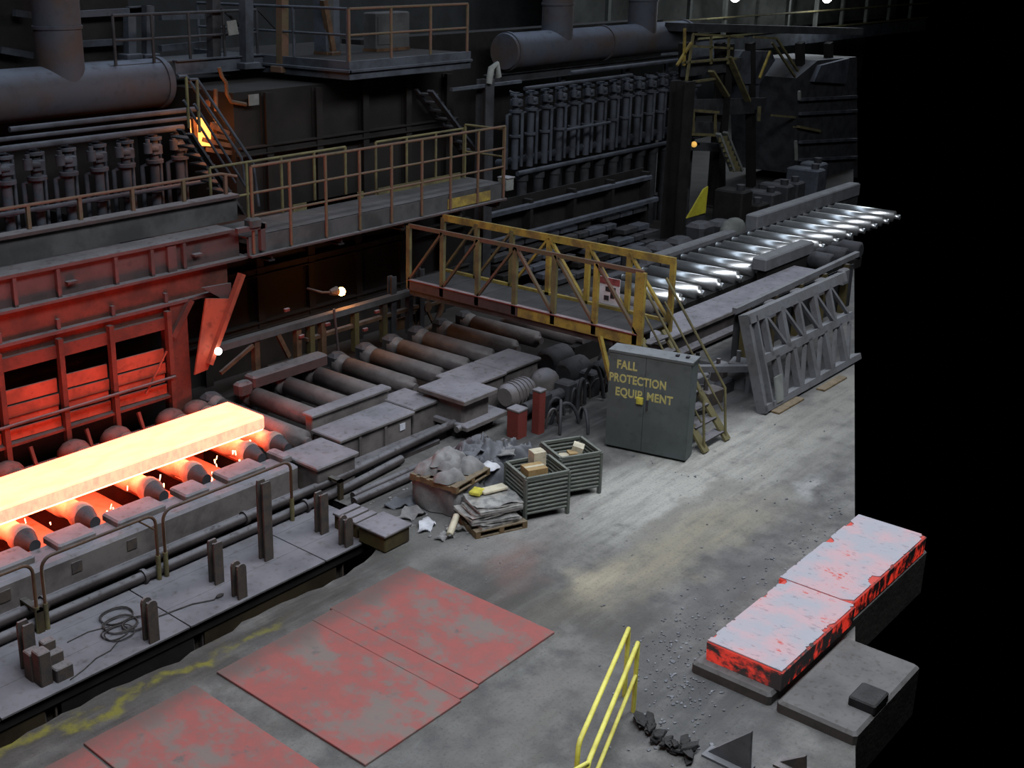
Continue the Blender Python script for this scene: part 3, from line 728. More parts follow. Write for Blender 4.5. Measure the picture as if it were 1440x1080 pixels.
# bent pipe and cables by the pallets
pipe_run([(13.5, 13.95, 0.07), (16.2, 13.95, 0.07), (17.2, 13.9, 0.10)], 0.07, 'thin grey pipe lying on the floor behind the pallets')
pipe_run([(13.3, 13.72, 0.10), (15.6, 13.72, 0.10)], 0.08, 'short grey pipe lying nearest the pallets')

MIDX = [13.75, 14.65, 15.55, 16.42, 17.3, 18.18, 19.06, 19.94, 20.82, 21.7]
for i, x in enumerate(MIDX):
    y0 = 15.52 if i == 0 else 16.05
    mb = MB().lathe((x, y0 - .15, 0.62), (0, 1, 0), [(0, .09), (.14, .09), (.15, .20), (18.1 - y0, .20), (18.12 - y0, .13), (18.2 - y0, .13), (18.21 - y0, .22), (18.42 - y0, .22)], 20)
    lab = 'first bare roller past the slab end, glowing red on its side' if i == 0 else f'dull dusty roller past the slab end, {ORD[i]} along'
    tag(build(mb, 'table_roller', 'roller_dusty'), lab, 'roller', 'bare rollers past the slab end')
mb2 = thing('table_back_beam', (17.5, 18.4, 0), 'dark back beam carrying the far ends of the bare rollers', 'beam')
piece(mb2, 'beam_body', 'furnace_steel', lambda m: m.cbox((13.15, 18.3, 0), (22.4, 18.55, 0.55), 0.03))
for x in MIDX: piece(mb2, 'bearing_block', 'dark_steel', lambda m: m.cbox((x - .2, 18.12, 0.0), (x + .2, 18.5, 0.86), 0.08))
# red lit guide beam at the end of the slab
gd = thing('side_guide', (15.7, 18.3, 0.7), 'short grey guide beam behind the rollers, red-lit at its left end', 'guide')
piece(gd, 'guide_bar', 'girder_rust', lambda m: m.cbox((14.6, 17.95, 0.82), (16.7, 18.3, 1.06), 0.04))
piece(gd, 'nose', 'girder_rust', lambda m: m.cbox((14.25, 17.98, 0.72), (14.62, 18.25, 0.98), 0.05))
for x in (14.8, 15.5, 16.3): piece(gd, 'bracket', 'dark_steel', lambda m: m.box((x, 18.05, 0.5), (x + .12, 18.3, 0.85)))

# ================================================================== red-lit housing left of the furnace
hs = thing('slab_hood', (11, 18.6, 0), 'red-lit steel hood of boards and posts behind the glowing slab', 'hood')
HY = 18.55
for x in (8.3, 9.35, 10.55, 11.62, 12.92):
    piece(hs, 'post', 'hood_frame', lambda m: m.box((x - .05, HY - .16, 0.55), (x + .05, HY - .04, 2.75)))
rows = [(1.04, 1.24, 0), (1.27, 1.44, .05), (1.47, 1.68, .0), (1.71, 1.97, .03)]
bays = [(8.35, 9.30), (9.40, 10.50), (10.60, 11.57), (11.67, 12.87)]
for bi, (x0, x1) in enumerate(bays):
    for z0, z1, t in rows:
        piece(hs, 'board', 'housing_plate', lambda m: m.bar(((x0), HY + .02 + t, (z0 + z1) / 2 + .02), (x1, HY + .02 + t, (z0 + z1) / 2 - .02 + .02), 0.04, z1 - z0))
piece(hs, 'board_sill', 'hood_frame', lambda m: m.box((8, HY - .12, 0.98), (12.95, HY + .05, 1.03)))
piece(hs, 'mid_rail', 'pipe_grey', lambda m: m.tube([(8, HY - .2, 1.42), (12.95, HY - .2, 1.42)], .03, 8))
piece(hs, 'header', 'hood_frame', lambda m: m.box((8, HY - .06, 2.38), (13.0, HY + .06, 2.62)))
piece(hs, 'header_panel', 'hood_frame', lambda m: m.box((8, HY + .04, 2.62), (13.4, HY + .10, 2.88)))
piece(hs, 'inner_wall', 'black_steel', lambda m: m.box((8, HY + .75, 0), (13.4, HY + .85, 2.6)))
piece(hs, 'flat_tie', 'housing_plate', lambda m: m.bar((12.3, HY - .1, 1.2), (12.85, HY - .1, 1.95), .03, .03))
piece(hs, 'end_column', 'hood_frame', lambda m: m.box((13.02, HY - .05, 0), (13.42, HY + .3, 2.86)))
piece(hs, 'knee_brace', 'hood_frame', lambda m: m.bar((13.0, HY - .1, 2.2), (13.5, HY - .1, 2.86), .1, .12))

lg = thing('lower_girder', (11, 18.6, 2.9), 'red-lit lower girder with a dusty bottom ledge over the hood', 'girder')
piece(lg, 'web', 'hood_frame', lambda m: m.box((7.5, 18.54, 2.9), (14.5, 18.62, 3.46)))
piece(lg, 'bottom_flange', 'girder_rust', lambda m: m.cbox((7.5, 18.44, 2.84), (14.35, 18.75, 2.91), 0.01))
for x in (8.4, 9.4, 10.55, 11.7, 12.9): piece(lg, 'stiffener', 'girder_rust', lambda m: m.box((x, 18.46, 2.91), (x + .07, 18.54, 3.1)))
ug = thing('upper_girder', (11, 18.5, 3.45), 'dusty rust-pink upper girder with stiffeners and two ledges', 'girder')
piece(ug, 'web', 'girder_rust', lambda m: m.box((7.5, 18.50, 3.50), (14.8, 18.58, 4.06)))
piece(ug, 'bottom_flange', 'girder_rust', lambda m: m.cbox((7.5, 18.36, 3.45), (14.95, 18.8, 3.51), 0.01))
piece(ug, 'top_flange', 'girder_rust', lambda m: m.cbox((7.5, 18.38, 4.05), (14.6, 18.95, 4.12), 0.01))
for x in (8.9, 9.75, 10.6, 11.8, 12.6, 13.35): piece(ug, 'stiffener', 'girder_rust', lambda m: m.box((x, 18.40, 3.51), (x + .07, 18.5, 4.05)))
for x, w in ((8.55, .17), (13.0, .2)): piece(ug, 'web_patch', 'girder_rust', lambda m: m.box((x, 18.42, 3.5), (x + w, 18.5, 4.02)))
for x in (10.8, 13.6): piece(ug, 'bracket', 'pipe_grey', lambda m: m.box((x, 18.38, 3.72), (x + .2, 18.5, 3.76)))
tg = thing('top_girder', (11, 19.0, 4.1), 'tall grey plate girder with a rusty top rim above the hood', 'girder')
piece(tg, 'web', 'girder_grey', lambda m: m.box((7.5, 19.0, 4.12), (15.2, 19.08, 4.62)))
piece(tg, 'top_flange', 'girder_rust', lambda m: m.cbox((7.5, 18.90, 4.60), (15.2, 19.2, 4.67), 0.01))
rl = thing('girder_railing', (11, 19.1, 4.67), 'single rusty handrail standing on the tall grey girder', 'railing')
piece(rl, 'top_rail', 'rail_red_yellow', lambda m: m.tube([(7.5, 19.1, 5.10), (14.9, 19.1, 5.10), (15.3, 19.1, 5.0)], .032, 8))
for x in (8.9, 10.55, 11.6, 12.75, 13.95, 15.0): piece(rl, 'post', 'rail_red_yellow', lambda m: m.box((x - .035, 19.07, 4.67), (x + .035, 19.13, 5.09)))
# diagonal heat shield plate
sh = thing('heat_shield', (14.2, 18.3, 1.3), 'slanted red-orange lit heat shield hanging right of the hood', 'shield')
p0, p1 = GY(276, 525, 18.2), GY(338, 382, 18.2)
q0, q1 = GY(243, 505, 18.5), GY(300, 400, 18.5)
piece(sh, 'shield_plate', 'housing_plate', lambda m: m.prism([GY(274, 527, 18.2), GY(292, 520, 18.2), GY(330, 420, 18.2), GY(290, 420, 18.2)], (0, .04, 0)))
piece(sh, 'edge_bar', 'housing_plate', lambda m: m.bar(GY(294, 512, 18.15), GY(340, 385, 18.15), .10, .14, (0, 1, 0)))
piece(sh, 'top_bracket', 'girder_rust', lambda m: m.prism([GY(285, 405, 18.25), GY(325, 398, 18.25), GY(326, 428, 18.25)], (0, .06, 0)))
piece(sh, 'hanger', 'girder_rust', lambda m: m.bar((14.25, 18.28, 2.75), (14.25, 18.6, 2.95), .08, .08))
# bracket arm at end of girders
ba = thing('girder_bracket', (14.9, 18.4, 3.5), 'grey bracket frame at the right end of the upper girder', 'bracket')
piece(ba, 'arm', 'girder_rust', lambda m: m.bar((14.55, 18.25, 4.1), (15.3, 18.25, 4.1), .1, .1))
piece(ba, 'upright', 'girder_rust', lambda m: m.bar((15.2, 18.25, 3.6), (15.2, 18.25, 4.15), .1, .12))
piece(ba, 'knob', 'girder_grey', lambda m: m.cbox((14.85, 18.15, 4.12), (15.15, 18.4, 4.3), .04))

# white lamp by the shield
wl = thing('work_lamp', (13.75, 17.98, 1.82), 'small round white lamp shining beside the slanted heat shield', 'lamp')
wp = GY(307, 494, 18.0)
piece(wl, 'globe', 'lamp_white', lambda m: m.sphere(wp, .075, 12, 8))
piece(wl, 'bracket', 'dark_steel', lambda m: m.tube([wp + Vector((0, .06, 0)), wp + Vector((0, .25, 0)), wp + Vector((0, .3, .25))], .02, 6))
# orange lamp under the catwalk
ol = thing('sodium_lamp', (18.1, 19.0, 1.98), 'bright orange lamp under the catwalk before the furnace', 'lamp')
op = GY(480, 410, 19.0)
piece(ol, 'globe', 'lamp_orange', lambda m: m.sphere(op, .10, 12, 8))
piece(ol, 'hood', 'brown_steel', lambda m: m.lathe(op + Vector((-.34, .02, .04)), (1, 0, 0), [(0, .06), (.1, .09), (.22, .11)], 10))
piece(ol, 'stalk', 'brown_steel', lambda m: m.tube([op + Vector((-.3, .02, .04)), op + Vector((-.5, .1, .06)), op + Vector((-.5, .6, .06))], .03, 6))
ld = bpy.data.lights.new('sodium_light', 'POINT'); ld.energy = 15; ld.color = (1.0, .36, .08); ld.shadow_soft_size = .1
lo = bpy.data.objects.new('sodium_light', ld); COL.objects.link(lo); lo.parent = ol; lo.location = op + Vector((0, -.16, 0)) - Vector(ol.location)

# ================================================================== catwalk
CY0, CY1 = 18.3, 19.55
cw = thing('catwalk', (19, 18.9, 3.9), 'long grey catwalk in front of the furnace with yellow toe boards', 'catwalk')
piece(cw, 'front_channel', 'girder_grey', lambda m: m.box((14.9, CY0, 3.52), (23.2, CY0 + .07, 3.90)))
piece(cw, 'bottom_lip', 'girder_rust', lambda m: m.cbox((14.9, CY0 - .08, 3.48), (23.2, CY0 + .2, 3.53), .01))
for i in range(6):
    x = 14.9 + i * 1.385
    piece(cw, 'deck_plate', 'girder_grey', lambda m: m.box((x, CY0 + .02, 3.86), (x + 1.375, CY1, 3.90)))
piece(cw, 'back_channel', 'girder_grey', lambda m: m.box((14.9, CY1, 3.52), (23.2, CY1 + .07, 3.90)))
for a, b, mt_, y in ((17.6, 19.2, 'yellow_dim', CY1 - .03), (19.9, 22.9, 'yellow_dim', CY1 - .03), (17.2, 19.4, 'yellow_dim', CY1 - .03)):
    piece(cw, 'toe_board', mt_, lambda m: m.box((a, y, 3.9), (b, y + .03, 4.06)))
piece(cw, 'warning_plate', 'yellow_worn', lambda m: m.box((21.0, CY0 - .02, 3.56), (22.6, CY0 + .0, 3.80)))
for x in (15.5, 17.5, 19.5, 21.5, 23.0): piece(cw, 'under_beam', 'black_steel', lambda m: m.ibeam((x, CY0, 3.4), (x, 20.5, 3.4), .15, .2))
def railing(name, a, b, z0, h, n, label, mat, mids=(0.5,), r=.03, group=None, skip_top=False):
    a, b = Vector((a[0], a[1], z0)), Vector((b[0], b[1], z0))
    t = thing(name, (a + b) / 2, label, 'railing', group)
    for i in range(n):
        p = a.lerp(b, i / (n - 1))
        piece(t, 'post', mat, lambda m: m.cyl(p, p + Vector((0, 0, h)), r * 1.1, 8))
    piece(t, 'top_rail', mat, lambda m: m.tube([a + Vector((0, 0, h)), b + Vector((0, 0, h))], r, 8))
    for f in mids:
        piece(t, 'mid_rail', mat, lambda m: m.tube([a + Vector((0, 0, h * f)), b + Vector((0, 0, h * f))], r * .85, 8))
    return t
railing('catwalk_railing', (15.0, CY0 - .03), (23.1, CY0 - .03), 3.55, 1.78, 9, 'front pipe railing of the catwalk with rusty yellow posts', 'rail_red_yellow', (.44, .7), .032)
railing('catwalk_railing', (15.0, CY1 + .05), (18.9, CY1 + .05), 3.9, 1.25, 5, 'rear railing of the catwalk at its left half', 'yellow_dim', (.45,), .03)
railing('catwalk_railing', (19.9, CY1 + .05), (23.1, CY1 + .05), 3.9, 1.25, 4, 'rear railing of the catwalk at its right half', 'yellow_dim', (.45,), .03)
railing('catwalk_railing', (23.1, CY0), (23.1, CY1), 3.9, 1.35, 2, 'short end railing closing the right end of the catwalk', 'yellow_dim', (.5,), .03)
jb = thing('junction_box', (23.3, 18.4, 3.75), 'pale grey junction box at the right end of the catwalk', 'box')
piece(jb, 'case', 'pale_panel', lambda m: m.cbox((23.2, 18.25, 3.7), (23.5, 18.55, 4.0), .02))
piece(jb, 'mounting_arm', 'girder_grey', lambda m: m.box((22.9, 18.32, 3.74), (23.25, 18.42, 3.84)))
piece(jb, 'lid', 'beam_grey', lambda m: m.cbox((23.2, 18.23, 4.0), (23.52, 18.57, 4.03), .01))

# stair from the burner deck down to the catwalk
stt = thing('burner_stair', (16, 20.6, 4.0), 'steep steel stair with double handrails down to the catwalk', 'stairs')
for y, (pa, pb) in ((20.2, ((15.25, 6.9), (16.65, 4.0))), (20.9, ((15.5, 6.9), (16.9, 4.0)))):
    piece(stt, 'stringer', 'dark_steel', lambda m: m.bar((pa[0] - .25, y, pa[1] - 1.1), (pb[0] - .35, y, pb[1] - .1), .05, .2, (0, 1, 0)))
    piece(stt, 'handrail', 'burner_steel', lambda m: m.tube([(pa[0] - .2, y, pa[1]), pa[:1] + (y,) + pa[1:], (pb[0], y, pb[1] + 1.0), (pb[0] + .12, y, pb[1])], .035, 8))
    piece(stt, 'mid_rail', 'burner_steel', lambda m: m.tube([(pa[0] - .1, y, pa[1] - .5), (pb[0] - .2, y, pb[1] + .45)], .03, 8))
    piece(stt, 'newel', 'yellow_dim', lambda m: m.cyl((pa[0], y, pa[1] - 1.1), (pa[0], y, pa[1]), .035, 8))
for k in range(9):
    f = (k + .5) / 9
    piece(stt, 'tread', 'dark_steel', lambda m: m.box((15.05 + f * 1.25 - .12, 20.25, 5.75 - f * 1.85), (15.05 + f * 1.25 + .12, 20.85, 5.79 - f * 1.85)))

# ================================================================== furnace body
fb = thing('furnace', (22, 24, 0), 'dark reheating furnace body behind the catwalk', 'furnace')
piece(fb, 'lower_casing', 'furnace_steel', lambda m: m.box((14.6, 20.7, 0), (24.5, 28, 3.5)))
piece(fb, 'upper_casing', 'furnace_steel', lambda m: m.box((17.3, 21.6, 3.5), (25.0, 28, 6.35)))
for x in (15.4, 17.0, 18.6, 20.2, 21.8, 23.4):
    piece(fb, 'buckstay', 'furnace_steel', lambda m: m.ibeam((x, 20.6, 0), (x, 20.6, 3.5), .2, .2, up=(0, 1, 0)))
for x in (18.2, 19.8, 21.4, 23.0, 24.6):
    piece(fb, 'buckstay', 'furnace_steel', lambda m: m.ibeam((x, 21.5, 3.5), (x, 21.5, 6.3), .2, .2, up=(0, 1, 0)))
for z in (1.1, 2.4):
    piece(fb, 'waler', 'furnace_steel', lambda m: m.ibeam((14.6, 20.55, z), (24.5, 20.55, z), .18, .2))
piece(fb, 'waler', 'furnace_steel', lambda m: m.ibeam((17.3, 21.45, 5.0), (25, 21.45, 5.0), .18, .2))
piece(fb, 'pale_notice', 'pale_panel', lambda m: m.box((17.6, 21.4, 6.05), (17.9, 21.42, 6.3)))
# glowing burner ports on the left side of the furnace
fp = thing('burner_port', (16.6, 21.8, 5.0), 'glowing orange burner opening at the left end of the furnace', 'burner')
for q0, q1 in ((GY(272, 165, 21.9), GY(276, 212, 21.9)), (GY(300, 172, 21.9), GY(302, 215, 21.9))): piece(fp, 'port_frame', 'brown_steel', lambda m: m.bar(q0, q1, .1, .1))
piece(fp, 'flame_core', 'fire', lambda m: m.prism([GY(273, 170, 22.0), GY(284, 166, 22.0), GY(296, 184, 22.0), GY(300, 206, 22.0), GY(284, 205, 22.0), GY(276, 190, 22.0)], (0, .2, 0)))
for k, (x0, y0, x1, y1) in enumerate(((296, 176, 322, 188), (298, 190, 332, 196), (300, 200, 340, 208), (290, 210, 345, 218), (285, 196, 300, 200))):
    piece(fp, 'louvre', 'brown_steel', lambda m: m.bar(GY(x0, y0, 21.75), GY(x1, y1, 21.75), .05, .1))
ld = bpy.data.lights.new('burner_glow', 'POINT'); ld.energy = 60; ld.color = (1.0, .28, .05); ld.shadow_soft_size = .25
lo = bpy.data.objects.new('burner_glow', ld); COL.objects.link(lo); lo.parent = fp; lo.location = GY(290, 182, 21.4) - Vector(fp.location)
fl = thing('hose', GY(310, 110, 21.6), 'orange-lit bent hose hanging beside the burner opening', 'hose')
piece(fl, 'hose_tube', 'brown_steel', lambda m: m.tube([GY(308, 95, 21.5), GY(312, 108, 21.5), GY(318, 116, 21.5), GY(319, 132, 21.5), GY(325, 143, 21.5), GY(346, 147, 21.5)], .045, 8))
fl2 = thing('hose', GY(303, 150, 21.6), 'orange-lit upright pipe beside the burner opening', 'hose')
piece(fl2, 'hose_tube', 'brown_steel', lambda m: m.tube([GY(303, 125, 21.6), GY(304, 156, 21.6)], .05, 8))
piece(fl2, 'valve', 'brown_steel', lambda m: m.cbox(GY(295, 150, 21.6), GY(290, 140, 21.75), .02))

# platform in front of furnace top
pf = thing('furnace_platform', (22, 21, 6.5), 'grey cornered platform jutting out high on the furnace', 'platform')
piece(pf, 'front_fascia', 'burner_steel', lambda m: m.box((19.95, 20.5, 6.52), (24.4, 20.6, 6.95)))
piece(pf, 'side_fascia', 'burner_steel', lambda m: m.box((19.95, 20.6, 6.52), (20.05, 26.5, 6.95)))
piece(pf, 'deck', 'furnace_steel', lambda m: m.box((20.05, 20.6, 6.86), (24.4, 26.5, 6.92)))
piece(pf, 'fascia_lip', 'burner_steel', lambda m: m.cbox((19.88, 20.42, 6.70), (24.4, 20.5, 6.76), .01))
piece(pf, 'side_lip', 'burner_steel', lambda m: m.cbox((19.86, 20.42, 6.70), (19.95, 26.5, 6.76), .01))
railing('platform_railing', (20.0, 20.55), (24.3, 20.55), 6.95, 1.2, 4, 'front railing of the high furnace platform', 'rail_red_yellow', (.5,), .035)
railing('platform_railing', (20.0, 20.6), (20.0, 26.3), 6.95, 1.2, 4, 'left side railing of the high furnace platform', 'burner_steel', (.5,), .035)
for i, (x, y, w, h, mt_, lab) in enumerate(((21.2, 22.6, .5, 1.6, 'burner_steel', 'slim grey control cubicle on the furnace platform'), (22.8, 22.4, 1.3, 1.0, 'girder_grey', 'squat panel with a brown base on the furnace platform'))):
    t = thing('control_cubicle', (x, y, 6.92), lab, 'cubicle')
    piece(t, 'case', mt_, lambda m: m.cbox((x, y, 7.0), (x + w, y + .5, 6.92 + h), .03))
    piece(t, 'door', 'girder_grey', lambda m: m.box((x + .05, y - .02, 7.1), (x + w * .48, y, 6.92 + h - .1)))
    piece(t, 'plinth', 'brown_steel', lambda m: m.box((x, y, 6.92), (x + w, y + .5, 7.0)))
# heavy dark side girder left of the platform
t = thing('side_walkway', (18.2, 22.5, 6.6), 'dim olive walkway edge left of the furnace platform', 'walkway')
piece(t, 'edge_beam', 'burner_steel', lambda m: m.ibeam((17.2, 23.6, 6.8), (19.9, 23.6, 6.8), .2, .35))
piece(t, 'deck', 'dark_steel', lambda m: m.box((15.5, 23.7, 6.9), (19.9, 25.0, 6.95)))
railing('side_railing', (15.6, 23.65), (19.8, 23.65), 6.95, 1.1, 5, 'dim railing on the walkway left of the furnace platform', 'dark_steel', (.5,), .035)

# ================================================================== ducts and burners
def duct(x0, x1, stacks, label, bands=()):
    t = thing('air_header', ((x0 + x1) / 2, 24, 5.7), label, 'duct', 'air header ducts on the furnace')
    R = .57; zc = 6.45
    piece(t, 'drum', 'duct_steel', lambda m: m.lathe((x0, 24, zc), (1, 0, 0), [(0, R * .98), (.02, R), (x1 - x0 - .02, R), (x1 - x0, R * .98)], 32))
    for x in stacks:
        piece(t, 'riser', 'duct_steel', lambda m: m.cyl((x, 24, zc), (x, 24, 14), .52, 28))
        piece(t, 'riser_band', 'duct_steel', lambda m: m.cyl((x, 24, zc + 1.35), (x, 24, zc + 1.42), .55, 28))
    for x in bands:
        piece(t, 'band', 'duct_steel', lambda m: m.cyl((x, 24, zc), (x + .12, 24, zc), R + .04, 32))
    return t
duct(9.5, 17.1, (14.4,), 'fat grey air duct with one riser at the upper left', (16.9,))
duct(30.2, 41.3, (33.0, 38.2), 'fat grey air duct with two risers above the right burners', (30.3, 35.6, 41.0))
ds = thing('duct_trestle', (32, 24, 0), 'dark trestle under the right air duct', 'trestle')
piece(ds, 'trestle_beam', 'dark_steel', lambda m: m.ibeam((29.6, 24.2, 5.6), (41.2, 24.2, 5.6), .25, .3))
for x in (30, 34, 38, 41.0): piece(ds, 'trestle_leg', 'dark_steel', lambda m: m.ibeam((x, 24.5, 0), (x, 24.5, 5.45), .25, .25, up=(0, 1, 0)))

def burner(x, y, z0, z1, label, group, s=1.0):
    t = thing('burner_pipe', (x, y, z0), label, 'burner', group)
    piece(t, 'down_pipe', 'burner_steel', lambda m: m.cyl((x, y, z0), (x, y, z1), .10 * s, 10))
    def valve(m):
        m.cbox((x - .13 * s, y - .16 * s, z1 - .42), (x + .13 * s, y + .12 * s, z1 - .2), .03)
        m.cyl((x, y - .02, z1 - .62), (x, y - .02, z1 - .55), .19 * s, 10).cyl((x, y - .02, z1 - .1), (x, y - .02, z1 - .04), .18 * s, 10)
        m.cyl((x, y - .15, z1 - .3), (x - .26 * s, y - .2, z1 - .26), .06 * s, 8).cyl((x - .26 * s, y - .2, z1 - .36), (x - .26 * s, y - .2, z1 - .14), .09 * s, 8)
    vb = piece(t, 'valve_body', 'burner_steel', valve)
    piece(vb, 'actuator', 'burner_steel', lambda m: m.cyl((x - .26 * s, y - .2, z1 - .14), (x - .26 * s, y - .2, z1 - .05), .05 * s, 8))
    piece(t, 'side_pipe', 'burner_steel', lambda m: m.tube([(x - .2 * s, y + .15, z0), (x - .2 * s, y + .15, z1 - .7), (x - .05, y, z1 - .62)], .05 * s, 6))
    piece(t, 'elbow', 'burner_steel', lambda m: m.tube([(x, y, z0 + .3), (x + .02, y + .3, z0 + .15), (x + .02, y + .7, z0 + .1)], .12 * s, 8))
    piece(t, 'gas_line', 'burner_steel', lambda m: m.tube([(x + .22 * s, y + .1, z0 + .1), (x + .22 * s, y + .1, z1 - .1), (x + .1, y + .35, z1)], .035 * s, 6))
    piece(t, 'flange', 'burner_steel', lambda m: m.cyl((x, y, z0 + (z1 - z0) * .42), (x, y, z0 + (z1 - z0) * .42 + .06), .17 * s, 10))
for i, x in enumerate((11.25, 11.95, 12.65, 13.4, 14.15, 14.85, 15.6, 16.3)):
    burner(x, 22.4, 3.3, 5.5, f'{ORD[i]} burner pipe from the left below the left air duct', 'burner pipes below the left duct', 1.1)
for i in range(15):
    burner(29.6 + i * .78, 23.0, 2.9, 5.3, f'{ORD[i]} burner pipe from the left below the right air duct', 'burner pipes below the right duct', 1.15)
for i, (y, z, r, x0, x1, mt_) in enumerate(((22.2, 5.62, .07, 9.5, 16.3, 'burner_steel'), (22.5, 5.95, .06, 12.2, 17.0, 'burner_steel'), (22.6, 5.75, .05, 9.5, 16.8, 'burner_steel'),
                                (22.0, 4.35, .05, 9.5, 17.2, 'burner_steel'), (22.0, 3.75, .05, 9.5, 17.2, 'dark_steel'))):
    pipe_run([(x0, y, z), (x1, y, z)], r, ['upper thick rail pipe in front of the left burners', 'topmost pipe just under the left air duct', 'thin pipe between the two top pipes at the left burners', 'mid-height pipe across the left burners', 'low pipe across the feet of the left burners'][i], mt_, group='pipes across the burners')
for i, (y, z, r, x0, x1) in enumerate(((22.6, 5.45, .06, 29.5, 35.5), (22.7, 5.75, .07, 32, 41), (22.4, 4.0, .05, 31.5, 34), (22.4, 2.9, .08, 29, 40.6))):
    pipe_run([(x0, y, z), (x1, y, z)], r, ['upper pipe across the left half of the right burners', 'topmost pipe just under the right air duct', 'short pipe halfway up the right burners', 'low header pipe under the right burners'][i], 'burner_steel', group='pipes across the burners')
# backing casing behind the burners
piece(fb, 'side_casing', 'black_steel', lambda m: m.box((5, 25.5, 0), (17.3, 26, 9.0)))
piece(fb, 'side_casing', 'black_steel', lambda m: m.box((25, 25.2, 0), (41.6, 26, 7.0)))
fd = thing('burner_floor', (13, 22, 3.2), 'grated burner deck below the left burner pipes', 'deck')
piece(fd, 'grating', 'dark_steel', lambda m: m.box((5, 20.9, 3.1), (14.5, 25.4, 3.2)))
piece(fd, 'edge', 'burner_steel', lambda m: m.box((5, 20.85, 3.05), (14.5, 20.9, 3.35)))
# lower tubes of the right burner wall
for i in range(13):
    x = 29.5 + i * .85
    mb = MB().cyl((x, 22.6, 0.0), (x, 22.6, 2.7), .16, 10).cyl((x, 22.6, 2.6), (x, 22.6, 2.8), .2, 10).box((x - .25, 22.7, 0), (x + .25, 23.1, .95))
    tag(build(mb, 'recuperator_tube', 'dark_steel', None, (x, 22.6, 0.0)), f'{ORD[i]} dark upright tube from the left under the right burners', 'tube', 'dark tubes under the right burners')
# right edge column of the right burner wall
col_ = thing('steel_column', (41.8, 22.8, 0), 'dark steel column at the right end of the right burners', 'column')
piece(col_, 'shaft', 'black_steel', lambda m: m.ibeam((41.6, 22.4, 0), (41.6, 22.4, 6.2), .45, .45, .05, up=(0, 1, 0)))
piece(col_, 'base_plate', 'black_steel', lambda m: m.box((41.2, 22.0, 0), (42.0, 22.8, .05)))
# column beside the platform
col_ = thing('steel_column', (24.9, 20.4, 3.5), 'dark column carrying a pale bent fitting right of the platform', 'column')
piece(col_, 'shaft', 'dark_steel', lambda m: m.ibeam((24.9, 20.4, 0), (24.9, 20.4, 6.2), .35, .35, .04, up=(0, 1, 0)))
piece(col_, 'cap_rail', 'burner_steel', lambda m: m.bar((23.4, 20.3, 6.05), (26.3, 20.3, 6.05), .1, .08))
piece(col_, 'fitting', 'pale_panel', lambda m: m.tube([(24.8, 20.2, 6.1), (24.9, 20.2, 6.5), (25.1, 20.2, 6.6), (25.2, 20.2, 6.25)], .09, 8))
# diagonal stair flight right of furnace front (dim)
t = thing('furnace_stair', (24, 20.8, 4), 'dim stair flight below the right end of the platform', 'stairs')
for y in (20.85, 21.4):
    piece(t, 'stringer', 'burner_steel', lambda m: m.bar((23.2, y, 6.0), (25.2, y, 4.1), .06, .2, (0, 1, 0)))
for k in range(8):
    piece(t, 'tread', 'dark_steel', lambda m: m.box((23.3 + k * .24, 20.87, 5.85 - k * .235), (23.55 + k * .24, 21.4, 5.89 - k * .235)))

# ================================================================== low racks under the right burners
rk = thing('plate_rack', (29.5, 20.5, 0), 'dim low rack of stacked short plates behind the footbridge', 'rack')
for z, y in ((1.55, 20.45), (2.25, 20.75)):
    piece(rk, 'long_beam', 'burner_steel', lambda m: m.cbox((25.5, y, z), (34.2, y + .16, z + .14), .02))
for x in (25.5, 27.6, 29.8, 31.9, 34.0):
    piece(rk, 'upright', 'black_steel', lambda m: m.box((x, 20.8, 0), (x + .15, 21.1, 2.5)))
piece(rk, 'back_sheet', 'black_steel', lambda m: m.box((25.5, 21.1, 0), (34.2, 21.14, 2.6)))
rnd = random.Random(4)
for j in range(6):
    x = 25.5
    while x < 33.2:
        w = rnd.uniform(.55, 1.05); y = 19.75 + j * .17; z = .08 + j * .24
        if rnd.random() < .88:
            piece(rk, 'plate', rnd.choice(['dark_steel', 'dark_steel', 'burner_steel', 'black_steel']), lambda m: m.cbox((x, y, z), (x + w - .08, y + .45, z + .15), .015))
        x += w
for j in range(3):
    piece(rk, 'bearer', 'black_steel', lambda m: m.box((25.6 + j * 3.8, 19.8, 0), (25.8 + j * 3.8, 20.8, .08)))
# heavy dark column before the right burners
bc = thing('steel_column', (35.2, 18.95, 0), 'broad black column standing before the right end of the burners', 'column')
c0 = GZ(945, 338, 0)
piece(bc, 'shaft', 'black_steel', lambda m: m.ibeam(c0, c0 + Vector((0, 0, 5.4)), .6, .6, .06, up=(0, 1, 0)))
piece(bc, 'base_plate', 'black_steel', lambda m: m.box(c0 + Vector((-.5, -.5, 0)), c0 + Vector((.5, .5, .05))))

# ================================================================== frames behind bare rollers
fr = thing('pinch_frame', (17.5, 18.9, 0), 'orange-lit steel frame of posts and struts behind the bare rollers', 'frame')
piece(fr, 'top_beam', 'girder_grey', lambda m: m.bar((14.3, 18.85, 1.55), (20.4, 18.85, 1.55), .18, .14))
piece(fr, 'lower_beam', 'brown_steel', lambda m: m.bar((16.9, 18.9, 1.12), (20.6, 18.9, 1.12), .12, .08))
for x, mt_ in ((15.35, 'brown_steel'), (16.55, 'brown_steel'), (16.95, 'olive_steel'), (17.3, 'brown_steel'), (18.35, 'olive_steel'), (19.3, 'olive_steel'), (20.2, 'dark_steel')):
    piece(fr, 'post', mt_, lambda m: m.box((x, 18.8, .5), (x + .14, 18.94, 1.5)))
piece(fr, 'strut', 'brown_steel', lambda m: m.bar((16.0, 18.8, 1.48), (16.3, 18.8, .9), .08, .1))
piece(fr, 'strut', 'brown_steel', lambda m: m.bar((14.4, 18.8, 1.0), (15.3, 18.8, 1.4), .06, .08))
